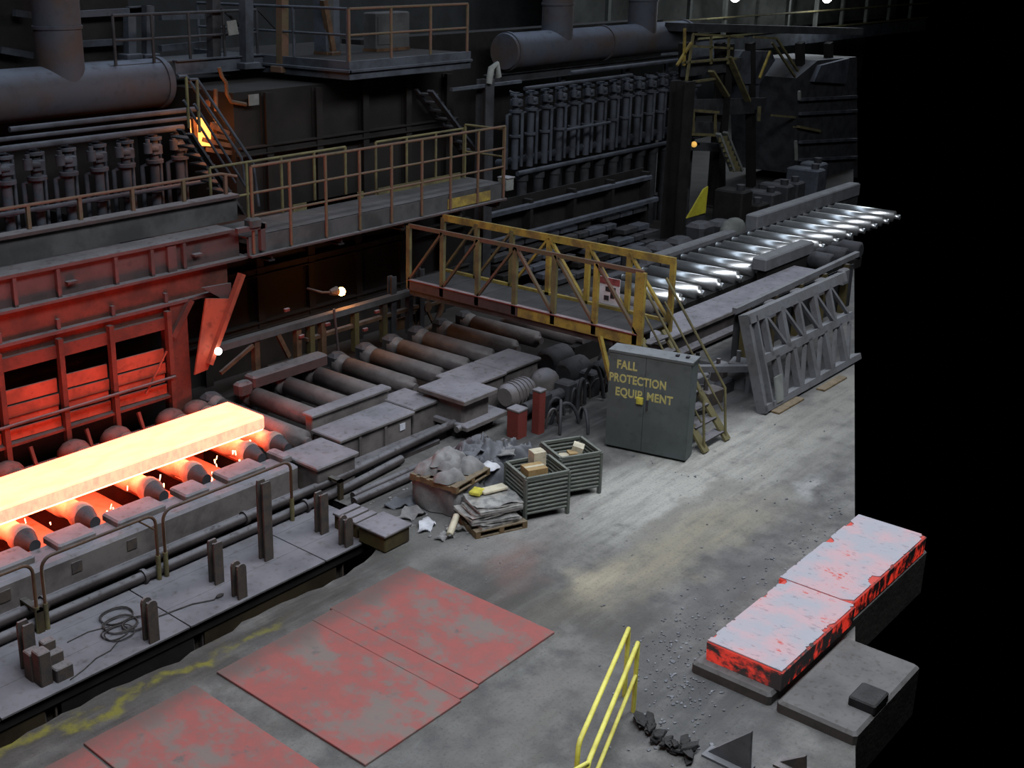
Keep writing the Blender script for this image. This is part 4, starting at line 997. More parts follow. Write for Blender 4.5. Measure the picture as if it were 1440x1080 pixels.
piece(fr, 'hanging_rod', 'girder_rust', lambda m: m.tube([(17.55, 18.65, 1.75), (17.62, 18.6, .7)], .03, 8))
for x, z in ((16.2, 1.95), (16.6, 1.25), (17.4, 1.35), (18.6, .95), (19.0, 1.3)):
    piece(fr, 'lug', 'red_paint', lambda m: m.cbox((x, 18.75, z), (x + .14, 18.82, z + .07), .01))
wg = thing('pulley_wheel', (21.0, 18.9, .5), 'orange-lit spoked pulley wheel under the far end of the footbridge', 'wheel')
wc = Vector((20.9, 18.9, 1.05))
piece(wg, 'rim', 'brown_steel', lambda m: m.tube([wc + Vector((math.cos(t * math.pi / 12) * .62, 0, math.sin(t * math.pi / 12) * .62)) for t in range(24)], .07, 8, closed=True))
for k in range(6):
    a = k * math.pi / 3
    piece(wg, 'spoke', 'brown_steel', lambda m: m.bar(wc, wc + Vector((math.cos(a) * .6, 0, math.sin(a) * .6)), .07, .05, (0, 1, 0)))
piece(wg, 'hub', 'brown_steel', lambda m: m.cyl(wc + Vector((0, -.1, 0)), wc + Vector((0, .15, 0)), .13, 12))
piece(wg, 'guard_plate', 'brown_steel', lambda m: m.box((20.1, 19.1, .55), (21.0, 19.15, .85)))
piece(wg, 'stand', 'dark_steel', lambda m: m.box((20.85, 18.98, 0), (20.95, 19.06, 1.05)))

# ================================================================== yellow footbridge
BX0, BX1, BY0, BY1, BZ, BT = 19.6, 20.8, 12.0, 18.25, 2.1, 3.40
br = thing('footbridge', (20.2, 15, BZ), 'yellow trussed footbridge crossing the roller table', 'footbridge')
NP = 6
ys = [BY0 + (BY1 - BY0) * i / NP for i in range(NP + 1)]
for side, X in ((0, BX0), (1, BX1)):
    top_m = 'rail_red_yellow' if side == 0 else 'yellow_worn'
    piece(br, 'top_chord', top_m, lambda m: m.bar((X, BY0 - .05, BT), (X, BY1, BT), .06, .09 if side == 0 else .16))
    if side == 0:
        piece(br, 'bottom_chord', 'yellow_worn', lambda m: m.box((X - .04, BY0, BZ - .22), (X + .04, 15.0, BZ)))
        piece(br, 'bottom_chord', 'girder_rust', lambda m: m.box((X - .04, 15.0, BZ - .22), (X + .04, BY1, BZ)))  # far half in darker brown for the dim end of the bridge
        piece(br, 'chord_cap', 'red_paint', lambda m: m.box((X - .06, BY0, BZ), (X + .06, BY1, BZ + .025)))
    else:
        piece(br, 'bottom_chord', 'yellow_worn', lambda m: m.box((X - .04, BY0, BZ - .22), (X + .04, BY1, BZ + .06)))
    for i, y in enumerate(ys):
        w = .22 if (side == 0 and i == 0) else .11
        piece(br, 'post', ('yellow_worn' if i < 2 or (side == 1 and i < 4) else 'yellow_dim'), lambda m: m.box((X - .04, y - w / 2, BZ - .2), (X + .04, y + w / 2, BT)))  # far posts take a darker yellow that paints in the lack of light
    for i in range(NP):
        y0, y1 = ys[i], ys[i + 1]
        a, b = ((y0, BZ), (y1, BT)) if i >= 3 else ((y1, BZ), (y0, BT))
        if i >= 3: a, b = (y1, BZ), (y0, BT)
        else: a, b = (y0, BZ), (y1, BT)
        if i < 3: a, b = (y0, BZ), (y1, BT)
        piece(br, 'diagonal', ('rail_red_yellow' if side == 0 else 'yellow_worn' if i < 4 else 'yellow_dim'), lambda m: m.bar((X, a[0], a[1]), (X, b[0], b[1]), .05, .08, (1, 0, 0)))  # darker yellow at the far end, dimness put into the colour
for i in range(NP):
    piece(br, 'deck_plate', 'bridge_deck', lambda m: m.box((BX0 + .05, ys[i] + .005, BZ - .04), (BX1 - .05, ys[i + 1] - .005, BZ)))
piece(br, 'under_beam', 'pipe_grey', lambda m: m.box((BX0 + .02, BY0 + .1, BZ - .36), (BX0 + .14, BY1, BZ - .22)))
piece(br, 'leg_brace', 'yellow_worn', lambda m: m.bar((BX0 - .05, 12.85, BZ - .2), (BX0 - .3, 12.25, .75), .07, .09))
for X in (BX0 + .1, BX1 - .1):
    piece(br, 'leg', 'dark_steel', lambda m: m.ibeam((X, 12.5, 0), (X, 12.5, BZ - .22), .16, .16, up=(0, 1, 0)))
    piece(br, 'leg', 'dark_steel', lambda m: m.ibeam((X, 18.9, 0), (X, 18.9, BZ - .05), .16, .16, up=(0, 1, 0)))
# stairs of the footbridge
for X in (BX0 + .1, BX1 - .25):
    piece(br, 'stair_stringer', 'yellow_dim', lambda m: m.bar((X, BY0 - .02, BZ - .1), (X, 10.35, .02), .05, .2, (1, 0, 0)))
    piece(br, 'stair_rail', 'yellow_dim', lambda m: m.tube([(X, BY0, BZ + 1.0), (X, 10.5, 1.1), (X, 10.4, .05)], .028, 8))
    piece(br, 'stair_mid_rail', 'yellow_dim', lambda m: m.tube([(X, BY0, BZ + .5), (X, 10.5, .6)], .022, 8))
for k in range(8):
    f = (k + .6) / 8.4
    y = BY0 - f * 1.62; z = BZ - .02 - f * 2.08
    piece(br, 'stair_tread', 'pipe_grey', lambda m: m.box((BX0 + .12, y - .11, z - .03), (BX1 - .27, y + .11, z)))
# sign on the bridge
sg = thing('safety_sign', (20.72, 13.45, 2.25), 'small white safety sign with a red header on the footbridge', 'sign')
piece(sg, 'board', 'sign_white', lambda m: m.box((20.73, 13.2, 2.22), (20.75, 13.72, 2.80)))
piece(sg, 'header', 'sign_red', lambda m: m.box((20.715, 13.2, 2.66), (20.73, 13.72, 2.80)))
for y0, y1, z0, z1 in ((13.30, 13.55, 2.50, 2.60), (13.32, 13.42, 2.36, 2.50), (13.46, 13.58, 2.30, 2.40)): piece(sg, 'pictogram', 'sign_black', lambda m: m.box((20.72, y0, z0), (20.73, y1, z1)))

# ================================================================== cabinet
CA = Vector((18.61, 12.0, 0)); CB = Vector((18.97, 10.40, 0))
cw_ = (CB - CA).length
ex = (CB - CA).normalized(); ey = Vector((-ex.y, ex.x, 0)); ez = Vector((0, 0, 1))   # ey points away from the camera side
if ey.x < 0: ey = -ey
cb = thing('equipment_cabinet', (CA + CB) / 2, 'grey-green steel cabinet with yellow stencilled FALL PROTECTION EQUIPMENT lettering', 'cabinet')
def CP(a, b, z): return CA + ex * a + ey * b + ez * z
def cbx(m, a0, a1, b0, b1, z0, z1):
    pts = [CP(a0, b0, z0), CP(a1, b0, z0), CP(a1, b1, z0), CP(a0, b1, z0)]
    m.prism(pts[::-1] if False else pts, (0, 0, z1 - z0))
CH = 2.0
piece(cb, 'body', 'cabinet_paint', lambda m: cbx(m, 0, cw_, .03, .42, .04, CH))
piece(cb, 'top', 'cabinet_paint', lambda m: cbx(m, -.02, cw_ + .02, -.01, .46, CH, CH + .05))
piece(cb, 'plinth', 'black_steel', lambda m: cbx(m, .03, cw_ - .03, .05, .4, 0, .04))
half = .75
d1 = piece(cb, 'door', 'cabinet_paint', lambda m: cbx(m, .01, half - .004, 0, .03, .06, CH - .01))
d2 = piece(cb, 'door', 'cabinet_paint', lambda m: cbx(m, half + .004, cw_ - .01, 0, .03, .06, CH - .01))
piece(d2, 'handle', 'dark_steel', lambda m: cbx(m, half + .05, half + .09, -.03, 0, .95, 1.15))
piece(d1, 'padlock', 'lock_yellow', lambda m: cbx(m, half - .14, half - .01, -.05, 0, 1.05, 1.18))
for a in (1.25, 1.45): piece(cb, 'lug', 'dark_steel', lambda m: cbx(m, a, a + .06, .2, .28, CH + .05, CH + .09))
def lettering(s, a, z, size, parent, sx=1.0):
    cu = bpy.data.curves.new('lettering', 'FONT'); cu.body = s; cu.size = size; cu.extrude = .003; cu.offset = .007; cu.space_character = 1.06
    tmp = bpy.data.objects.new('tmp_lettering', cu); COL.objects.link(tmp)
    bpy.context.view_layer.update()
    dg = bpy.context.evaluated_depsgraph_get()
    me = bpy.data.meshes.new_from_object(tmp.evaluated_get(dg))
    bpy.data.objects.remove(tmp)
    b = base_of(parent)
    for v in me.vertices:
        v.co = CP(a + v.co.x * sx, -.003 - v.co.z, z + v.co.y) - b
    me.materials.clear(); me.materials.append(MATS['sign_text'])
    o = bpy.data.objects.new('lettering', me); COL.objects.link(o); o.parent = parent
    return o
lettering('FALL', .16, 1.70, .235, d1, .80)
lettering('PROTECTION', .02, 1.42, .235, cb, .76)
lettering('EQUIP', .16, 1.14, .235, d1, .80)
lettering('MENT', .80, 1.14, .235, d2, .80)

# ================================================================== bins, pallets, red posts
def stillage(c00, c10, c01, h, label, rib=9):
    """corrugated steel box on feet; c00 near-left, c10 near-right, c01 far-left"""
    c00, c10, c01 = Vector(c00), Vector(c10), Vector(c01)
    c11 = c10 + c01 - c00
    t = thing('steel_stillage', (c00 + c11) / 2, label, 'bin', 'corrugated steel stillages')
    cen = (c00 + c11) / 2
    corners = [c00, c10, c11, c01]
    for i in range(4):
        a, b = corners[i], corners[(i + 1) % 4]
        out = ((a + b) / 2 - cen).normalized()
        def wall(m):
            n = rib * 4
            def prof(j):
                z = .12 + (h - .12) * j / n
                ph = (j % 4)
                return z, (.0, .025, .025, .0)[ph]
            def fn(u, v):
                j = round(v * n); z, d = prof(j)
                return a.lerp(b, u) + out * d + ez * z
            m.grid(fn, 1, n, sm=False)
            def fn2(u, v):
                j = round(v * n); z, d = prof(j)
                return b.lerp(a, u) + out * (d - .02) + ez * z
            m.grid(fn2, 1, n, sm=False)
        piece(t, 'wall_panel', 'bin_paint', wall)
        piece(t, 'rim', 'bin_paint', lambda m: m.bar(a + ez * h, b + ez * h, .05, .05))
        piece(t, 'corner_post', 'bin_paint', lambda m: m.box(a + Vector((-.03, -.03, .0)), a + Vector((.03, .03, h))))
    piece(t, 'floor_plate', 'dark_steel', lambda m: m.prism([c + ez * .12 + (cen - c) * .03 for c in corners], (0, 0, .02)))
    return t
S1 = ((14.90, 11.14, 0), (15.67, 10.80, 0), (15.22, 11.82, 0))
S2 = ((16.02, 11.22, 0), (16.74, 10.86, 0), (16.36, 11.90, 0))
stillage(*S1, .80, 'corrugated steel bin with a cardboard carton, the nearer of two')
stillage(*S2, .80, 'corrugated steel bin with torn cartons, the farther one by the cabinet')
def carton(c, sx, sy, sz, rz, label, mat='cardboard', flaps=True, tilt=0):
    t = thing('carton', c, label, 'carton', 'cartons in the steel bins')
    c = Vector(c)
    def tr(m):
        M = Matrix.Translation(c) @ Matrix.Rotation(rz, 4, 'Z') @ Matrix.Rotation(tilt, 4, 'X') @ Matrix.Translation(-c)
        m.v = [tuple(M @ Vector(v)) for v in m.v]
    def bd(m): m.box(c + Vector((-sx / 2, -sy / 2, 0)), c + Vector((sx / 2, sy / 2, sz))); tr(m)
    piece(t, 'box_body', mat, bd)
    if flaps:
        def f1(m): m.bar(c + Vector((0, -sy / 2, sz)), c + Vector((0, -sy / 2 - .02, sz + .12)), sx, .012, (0, 1, 0)); tr(m)
        def f2(m): m.box(c + Vector((-sx / 2, -.03, sz)), c + Vector((sx / 2, .03, sz + .004))); tr(m)
        piece(t, 'tape', 'paper_pale', f2)
    return t
carton((15.30, 11.27, .62), .38, .30, .26, -.43, 'brown cardboard carton sitting in the nearer steel bin')
carton((15.62, 11.45, .60), .24, .22, .42, -.43, 'pale striped carton standing behind the brown one', 'paper_pale')
carton((16.62, 11.36, .52), .24, .2, .34, .5, 'pale torn carton standing in the farther steel bin', 'paper_pale', False, .25)
carton((16.36, 11.36, .52), .28, .26, .20, .2, 'flattened pale carton lying in the farther steel bin', 'paper_pale', False, -.3)
carton((16.48, 11.30, .50), .18, .16, .27, .9, 'small brown carton between the pale ones in the farther bin', 'cardboard', False)
carton((16.55, 11.38, .14), .5, .45, .36, -.45, 'large carton filling the bottom of the farther bin', 'cardboard', False)
carton((15.45, 11.31, .14), .5, .45, .46, -.43, 'large carton filling the bottom of the nearer bin', 'cardboard', False)

def pallet(c, sx, sy, z, rz, label):
    c = Vector((c[0], c[1], z)); t = thing('pallet', c, label, 'pallet', 'wooden pallets')
    M = Matrix.Translation(c) @ Matrix.Rotation(rz, 4, 'Z')
    def pb(name, a, b, mat='wood'):
        m = MB().box(a, b); m.v = [tuple(M @ Vector(v)) for v in m.v]; build(m, name, mat, t)
    for k in range(5):
        y = -sy / 2 + k * (sy - .13) / 4
        pb('top_board', (-sx / 2, y, .105), (sx / 2, y + .13, .125))
    for x in (-sx / 2, -.045, sx / 2 - .09):
        pb('stringer', (x, -sy / 2, .02), (x + .09, sy / 2, .105))
    for y in (-sy / 2, -.05, sy / 2 - .1): pb('bottom_board', (-sx / 2, y, 0), (sx / 2, y + .1, .02))
    return t
gb2 = thing('crate', (14.55, 12.6, 0), 'dark grey wrapped crate under the upper wooden pallet', 'crate')
def wrapped(m):
    rr = random.Random(9)
    def fn(u, v):
        a = u * 2 * math.pi; r = 1 / max(abs(math.cos(a)), abs(math.sin(a)))
        w = .47 + .03 * math.sin(a * 5 + v * 3) + rr.uniform(-.02, .02)
        x, y = math.cos(a) * r * w, math.sin(a) * r * w
        return Vector((14.55 + x * .96 - y * .12, 12.55 + y + x * .12, .02 + v * .5))
    m.grid(fn, 40, 6)
    m.box((14.2, 12.2, .45), (14.9, 12.9, .52))
piece(gb2, 'wrapped_body', 'sack_grey', wrapped)
pallet((14.55, 12.55), 1.05, 1.0, .525, .1, 'wooden pallet on top of the dark wrapped crate')
from mathutils import noise as mnoise
def blob(c, sx, sy, sz, seed, amp=.16):
    """crumpled heap: a closed skin over an uneven disc, folds raised from ridged noise"""
    m = MB(); off = Vector((seed * 7.3, seed * 3.1, 0)); n, k = 44, 14
    def pt(a, r):
        e = 1 + amp * 1.2 * mnoise.noise(Vector((math.cos(a) * 1.4, math.sin(a) * 1.4, 0)) + off)
        x, y = math.cos(a) * r * sx * e, math.sin(a) * r * sy * e
        q = Vector((x * 3.2, y * 3.2, 0)) + off
        ridge = .55 - 1.5 * abs(mnoise.noise(q)) + .35 * mnoise.noise(q * 2.2)
        z = sz * ((1 - r ** 4) * (.72 + amp * 1.6 * ridge) + (.05 * ridge if r < .99 else 0))
        return Vector((c[0] + x, c[1] + y, c[2] + max(.0, z)))
    vs = [pt(0, 0)] + [pt(2 * math.pi * i / n, j / k) for j in range(1, k + 1) for i in range(n)]
    fs = [(0, 1 + i, 1 + (i + 1) % n) for i in range(n)]
    for j in range(k - 1):
        for i in range(n):
            p, q = 1 + j * n + i, 1 + j * n + (i + 1) % n
            fs.append((p, p + n, q + n, q))
    m._add(vs, fs, 0, True)
    return m
for sx_, sy_, sz_, cx_, cy_, cz_, sd_, lab in (
        (.34, .26, .17, 14.32, 12.38, .65, 1, 'dusty grey sack at the front corner of the pallet over the crate'),
        (.33, .27, .18, 14.82, 12.42, .65, 2, 'dusty grey sack at the right corner of the pallet over the crate'),
        (.34, .27, .19, 14.38, 12.80, .65, 3, 'dusty grey sack at the left rear of the pallet over the crate'),
        (.32, .26, .19, 14.84, 12.86, .65, 4, 'dusty grey sack at the far rear of the pallet over the crate'),
        (.36, .28, .18, 14.62, 12.68, .80, 5, 'topmost dusty grey sack lying across the others on the pallet'),
        (.24, .20, .12, 14.42, 12.50, .79, 9, 'small crumpled sack on top of the front sack')):
    tag(build(blob((cx_, cy_, cz_), sx_, sy_, sz_, sd_, .36), 'sack', 'sack_grey'), lab, 'sack', 'dusty sacks on the pallet')
# dark tarpaulin heap behind
tag(build(blob((15.75, 12.95, 0), .85, .62, .70, 6, .34), 'tarpaulin_heap', 'tarp'), 'crumpled blue-grey tarpaulin heap behind the pallets', 'tarpaulin')
tag(build(blob((16.40, 12.62, 0), .55, .46, .62, 8, .36), 'tarpaulin_heap', 'tarp'), 'smaller crumpled tarpaulin heap beside the red boxes', 'tarpaulin')
tag(build(blob((15.42, 12.40, 0), .48, .38, .60, 12, .3), 'tarpaulin_heap', 'tarp'), 'dark tarpaulin lump between the pallets', 'tarpaulin')
for i, (c, s, r, lab) in enumerate((((15.30, 12.25, .56), (.20, .16, .10), .4, 'crumpled white plastic sheet on the dark tarpaulin lump'), ((15.90, 12.2, .30), (.17, .13, .12), 1, 'white plastic scrap behind the nearer bin'), ((14.95, 11.75, .40), (.16, .10, .06), 0, 'pale blue plastic scrap between pallet and bin'))):
    tag(build(blob(c, s[0], s[1], s[2], 20 + i, .3), 'plastic_scrap', 'white_plastic'), lab, 'plastic')
# silver sheet bundles
pallet((14.45, 11.55), 1.0, .85, 0, -.38, 'wooden pallet on the floor under the silver sheet bundles')
rnd = random.Random(21)
z = .125
for k in range(6):
    w, d = rnd.uniform(.78, .98), rnd.uniform(.55, .78); hgt = rnd.uniform(.035, .07)
    cx, cy = 14.45 + rnd.uniform(-.06, .06), 11.55 + rnd.uniform(-.05, .05)
    m = MB(); ph = rnd.uniform(0, 6)
    def fn(u, v):
        return Vector((cx + (u - .5) * w, cy + (v - .5) * d, z + hgt + .03 * math.sin(u * 9 + ph) * math.sin(v * 6 + ph)))
    m.grid(fn, 12, 8)
    m.box((cx - w / 2, cy - d / 2, z), (cx + w / 2, cy + d / 2, z + hgt - .012))
    m.rot((cx, cy, z), -.38 + rnd.uniform(-.12, .12))
    tag(build(m, 'sheet_bundle', 'silver_sheet'), f'silver wrapped sheet bundle, {ORD[k]} up from the floor pallet', 'bundle', 'silver sheet bundles on the floor pallet')
    z += hgt + .015
tag(build(MB().cbox((14.45, 11.62, z + .02), (14.95, 11.82, z + .06), .01).rot((14.6, 11.7, z), -.3), 'cardboard_strip', 'paper_pale'), 'pale yellow cardboard strip lying on the silver bundles', 'cardboard')
tag(build(MB().cbox((14.30, 11.72, z + .02), (14.55, 11.92, z + .07), .01).rot((14.4, 11.8, z), .3), 'cardboard_strip', 'lock_yellow'), 'small yellow carton flap beside the pale strip on the bundles', 'cardboard')
m = MB().lathe(GZ(632, 752, .07), (GZ(645, 718, .22) - GZ(632, 752, .07)), [(0, .045), (.02, .06), (.5, .06), (.52, .045)], 12)
tag(build(m, 'paper_roll', 'paper_pale'), 'pale rolled sheet leaning at the corner of the silver bundles', 'roll')
rnd = random.Random(33)
for i, (x, y, z, w, d, mt_, lab) in enumerate((
        (13.75, 12.75, .0, .5, .35, 'sack_grey', 'grey sheet scrap lying left of the wrapped crate'),
        (13.95, 13.15, .0, .6, .3, 'tarp', 'dark sheet scrap by the short grey pipe'),
        (13.6, 12.25, .0, .45, .25, 'white_plastic', 'pale sheet scrap on the floor by the olive box'),
        (13.95, 11.75, .0, .5, .2, 'silver_sheet', 'silver strip scrap in front of the wrapped crate'),
        (15.55, 12.9, .58, .6, .4, 'tarp', 'folded dark sheet on top of the tarpaulin heap'),
        (16.15, 12.55, .50, .5, .35, 'sack_grey', 'grey folded sheet on the smaller tarpaulin heap'),
        (13.5, 11.75, .0, .3, .18, 'sack_grey', 'small grey rag on the floor by the red plate'))):
    m = MB(); ph = rnd.uniform(0, 6)
    def fn(u, v): return Vector((x + (u - .5) * w * (1 + .2 * math.sin(v * 5 + ph)), y + (v - .5) * d * (1 + .2 * math.sin(u * 6 + ph)), z + .05 + .04 * math.sin(u * 8 + ph) * math.cos(v * 6) + .02 * math.sin(u * 19)))
    m.grid(fn, 14, 8)
    def fn2(u, v): return fn(1 - u, v) - Vector((0, 0, .015))
    m.grid(fn2, 14, 8)
    m.box((x - w * .3, y - d * .3, z), (x + w * .3, y + d * .3, z + .02))
    m.rot((x, y, z), rnd.uniform(-.7, .7))
    tag(build(m, 'sheet_scrap', mt_), lab, 'scrap')
# red boxes
for i, (x, y, w, h, lab) in enumerate(((17.85, 13.62, .30, .62, 'short square red post with a dusty top by the tarpaulin'), (18.3, 13.42, .20, .95, 'taller slim red post right of the short one'))):
    t = thing('red_post', (x, y, 0), lab, 'post')
    piece(t, 'body', 'red_paint', lambda m: m.cbox((x - w / 2, y - w / 2, 0), (x + w / 2, y + w / 2, h - .04), .015))
    piece(t, 'cap', 'beam_grey', lambda m: m.cbox((x - w / 2 - .01, y - w / 2 - .01, h - .04), (x + w / 2 + .01, y + w / 2 + .01, h), .01))
# hoses and hoops behind the bins
for i, (x, y, r, lab) in enumerate(((18.9, 13.3, .42, 'large dark hose hoop right of the red posts'), (19.2, 12.9, .30, 'small dark hose hoop left of the cabinet'), (18.0, 12.6, .36, 'dark hose loop lying behind the farther bin'))):
    m = MB()
    if i < 2: m.tube([(x + r * math.cos(a), y + .3 * math.cos(a), .02 + r * 1.2 * math.sin(a)) for a in [math.pi * k / 12 for k in range(13)]], .035, 8)
    else: m.tube([(x + r * math.cos(k * math.pi / 9), y + r * math.sin(k * math.pi / 9), .03) for k in range(18)], .03, 8, closed=True)
    tag(build(m, 'hose', 'dark_steel'), lab, 'hose')
# dark valve stand clutter between posts and cabinet
vs_ = thing('hose_tangle', (19.2, 13.6, 0), 'dark tangle of hoses on a manifold under the footbridge end', 'hoses')
rnd = random.Random(31)
for k in range(11):
    x, y = 18.55 + k * .26, 13.75 + rnd.uniform(-.35, .25); h = rnd.uniform(.3, .85); w = rnd.uniform(.2, .5); dy = rnd.uniform(-.5, .1)
    piece(vs_, 'hose', 'dark_steel' if k % 3 else 'pipe_grey', lambda m: m.tube([(x + w * (1 - math.cos(t * math.pi / 10)) * .5, y + dy * t / 10, .05 + h * math.sin(t * math.pi / 10)) for t in range(11)], rnd.uniform(.025, .045), 8))
piece(vs_, 'manifold', 'dark_steel', lambda m: m.cyl((18.5, 13.95, .3), (21.2, 13.95, .3), .14, 10))
for x in (18.9, 19.8, 20.7): piece(vs_, 'manifold_block', 'dark_steel', lambda m: m.cbox((x, 13.75, 0), (x + .35, 14.15, .55), .04))

# ================================================================== right side: polished roller line
RX = [27.0, 28.0, 29.05, 30.15, 31.25, 32.3, 33.35, 34.4, 35.45, 36.5, 37.5, 38.5, 39.5, 40.5, 41.5]
for i, x in enumerate(RX):
    y0 = 15.15
    mb = MB().lathe((x, y0, .62), (0, 1, 0), [(0, .09), (.18, .09), (.19, .20), (2.35, .20), (2.36, .10), (2.6, .10)], 22)
    tag(build(mb, 'table_roller', 'roller_polished'), f'shiny polished roller right of the footbridge, {ORD[i]} from the near end', 'roller', 'polished rollers beyond the footbridge')
for i, x in enumerate((22.6, 23.5, 24.4, 25.3, 26.1)):
    mb = MB().lathe((x, 15.3, .55), (0, 1, 0), [(0, .09), (.18, .09), (.19, .19), (2.3, .19), (2.31, .10), (2.5, .10)], 18)
    tag(build(mb, 'table_roller', 'roller_dusty'), f'dull roller half hidden behind the footbridge, {ORD[i]} from its deck', 'roller', 'dull rollers behind the footbridge')
t = thing('bearing_rail', (25, 15.2, 0), 'dark bearing rail under the dull rollers behind the footbridge', 'rail')
piece(t, 'front_rail', 'black_steel', lambda m: m.box((22.2, 15.3, 0), (37.8, 15.48, .46)))
piece(t, 'rear_rail', 'black_steel', lambda m: m.box((22.2, 17.52, 0), (42.0, 17.7, .46)))
t = thing('line_side_beam', (28.5, 14.1, 0), 'wide dusty grey beam along the near side of the polished rollers', 'beam')
piece(t, 'top_plate', 'beam_grey', lambda m: m.cbox((23.5, 13.75, .55), (32.5, 14.75, .65), .02))
piece(t, 'web', 'pipe_grey', lambda m: m.box((23.6, 13.85, .2), (32.4, 14.6, .55)))
piece(t, 'foot_flange', 'pipe_grey', lambda m: m.cbox((23.5, 13.6, .12), (32.5, 13.95, .2), .01))
piece(t, 'base', 'black_steel', lambda m: m.box((23.7, 14.0, 0), (32.4, 14.5, .2)))
t = thing('bearing_cover', (32.5, 15.0, 0), 'long grey bearing cover standing by the polished rollers', 'cover')
piece(t, 'hood', 'gate_steel', lambda m: m.cbox((30.9, 14.85, .75), (34.0, 15.3, 1.1), .04))
piece(t, 'pedestal', 'black_steel', lambda m: m.box((31.1, 14.9, 0), (33.9, 15.2, .75)))
for i, x in enumerate((33.9, 34.95, 36.0)):
    t = thing('roller_drive', (x, 14.65, 0), f'dark roller drive housing beside the polished rollers, {ORD[i]} from the bearing cover', 'drive', 'roller drives of the polished line')
    piece(t, 'motor', 'dark_steel', lambda m: m.lathe((x, 14.2, .55), (0, 1, 0), [(0, .2), (.05, .28), (.6, .28), (.75, .16), (.95, .14)], 12))
    piece(t, 'pedestal', 'black_steel', lambda m: m.box((x - .25, 14.25, 0), (x + .25, 14.8, .3)))
t = thing('line_back_beam', (37, 18, 0), 'grey guide beam along the far side of the polished rollers', 'beam')
piece(t, 'guide', 'gate_steel', lambda m: m.cbox((36.0, 17.75, .7), (44.2, 18.2, 1.15), .04))
piece(t, 'web', 'dark_steel', lambda m: m.box((27.5, 17.8, 0), (44.2, 18.1, .7)))
piece(t, 'rounded_nose', 'pale_panel', lambda m: m.sphere((35.2, 18.2, .75), .5, 12, 8, sq=(1.3, .7, .8)))
piece(t, 'low_guide', 'gate_steel', lambda m: m.cbox((29.5, 17.85, .55), (34.8, 18.2, .85), .04))
rnd = random.Random(41)
for i in range(5):
    x = 30 + i * 1.25
    t = thing('gear_case', (x, 18.8, 0), f'dim rounded gear case behind the polished rollers, {ORD[i]} from the left', 'gear case', 'gear cases behind the polished rollers')
    piece(t, 'case', 'dark_steel', lambda m: m.cbox((x, 18.5, .2), (x + .9, 19.2, rnd.uniform(.7, 1.1)), .12))
    piece(t, 'shaft', 'dark_steel', lambda m: m.cyl((x + .45, 18.2, .6), (x + .45, 18.5, .6), .1, 10))
# yellow guard panel
t = thing('guard_panel', (36.4, 20.0, 0), 'bright yellow slanted guard panel by the right burners', 'guard')
piece(t, 'plate', 'yellow_panel', lambda m: m.prism([GY(966, 307, 20.2), GY(992, 302, 20.2), GY(996, 262, 20.2), GY(990, 266, 20.2)], (0, .05, 0)))
piece(t, 'stay', 'yellow_dim', lambda m: m.prism([GY(954, 284, 20.5), GY(960, 282, 20.5), GY(962, 264, 20.5), GY(956, 266, 20.5)], (0, .05, 0)))
piece(t, 'foot', 'dark_steel', lambda m: m.box(GY(966, 307, 20.2) * 1.0, Vector((GY(992, 302, 20.2).x, 20.35, 0.0))))
# truss gate leaning by the aisle
gt = thing('truss_panel', (25, 10.5, 0), 'grey steel truss panel leaning beside the aisle at the right', 'truss panel')
G0, GLEN, GH, GLEAN = 22.35, 4.9, 2.02, .62
def GP(x, t, d=0.0):      # t 0 bottom .. 1 top, d depth behind the front
    n = Vector((0, GH, -GLEAN)).normalized()
    return Vector((G0 + x, 10.42 + GLEAN * t, .05 + GH * t)) + n * d
def gbar(name, x0, t0, x1, t1, w, d=.22, off=0, mat='gate_steel'):
    piece(gt, name, mat, lambda m: m.bar(GP(x0, t0, off + d / 2), GP(x1, t1, off + d / 2), w, d, (0, GH, -GLEAN)))
gbar('end_post', .04, 0, .04, 1, .09)
gbar('end_post_web', .2, .02, .2, .98, .22, .06, .1)
gbar('end_post', .38, 0.02, .38, .98, .07)
gbar('top_chord', 0, .97, GLEN, .97, .22)
gbar('mid_chord', .4, .52, GLEN, .52, .18)
gbar('bottom_chord', 0, .04, GLEN, .04, .14)
for k, x in enumerate((.75, 1.55, 2.35, 3.15, 3.95)):
    gbar('upright', x, .52, x, .95, .16 if k % 2 else .1, .14)
    gbar('upright', x + .2, .06, x + .2, .5, .16, .14)
    gbar('diagonal', x + .08, .92, x + .72, .56, .07, .08)
    gbar('diagonal', x + .3, .08, x + .75, .46, .06, .08)
piece(gt, 'gusset', 'pale_panel', lambda m: m.prism([GP(.5, .04, -.02), GP(.8, .04, -.02), GP(.95, .3, -.02), GP(.6, .3, -.02)], (0, .03, 0)))
# bearer sleepers under panel
for i, (x, y) in enumerate(((22.6, 10.45), (24.6, 10.35))):
    tag(build(MB().cbox((x, y - .2, 0), (x + 1.2, y, .045), .01), 'timber', 'wood'), ['short timber under the left foot of the truss panel', 'short timber under the middle of the truss panel'][i], 'timber')
# upper rail behind the panel
t = thing('guide_rail', (28, 12.6, 0), 'dusty raised rail behind the leaning truss panel', 'rail')
piece(t, 'rail_bar', 'gate_steel', lambda m: m.bar((24.6, 12.5, 1.42), (31.7, 12.6, 1.5), .12, .14))
for x in (25.2, 26.6, 28, 29.4, 30.8): piece(t, 'post', 'olive_steel', lambda m: m.box((x, 12.45, 0), (x + .14, 12.62, 1.38)))
for x in (26, 27.4, 28.8, 30.2): piece(t, 'bracket', 'gate_steel', lambda m: m.cbox((x, 12.3, .95), (x + .4, 12.5, 1.35), .03))
piece(t, 'back_plate', 'dark_steel', lambda m: m.box((25.0, 12.66, .0), (31.7, 12.7, 1.2)))
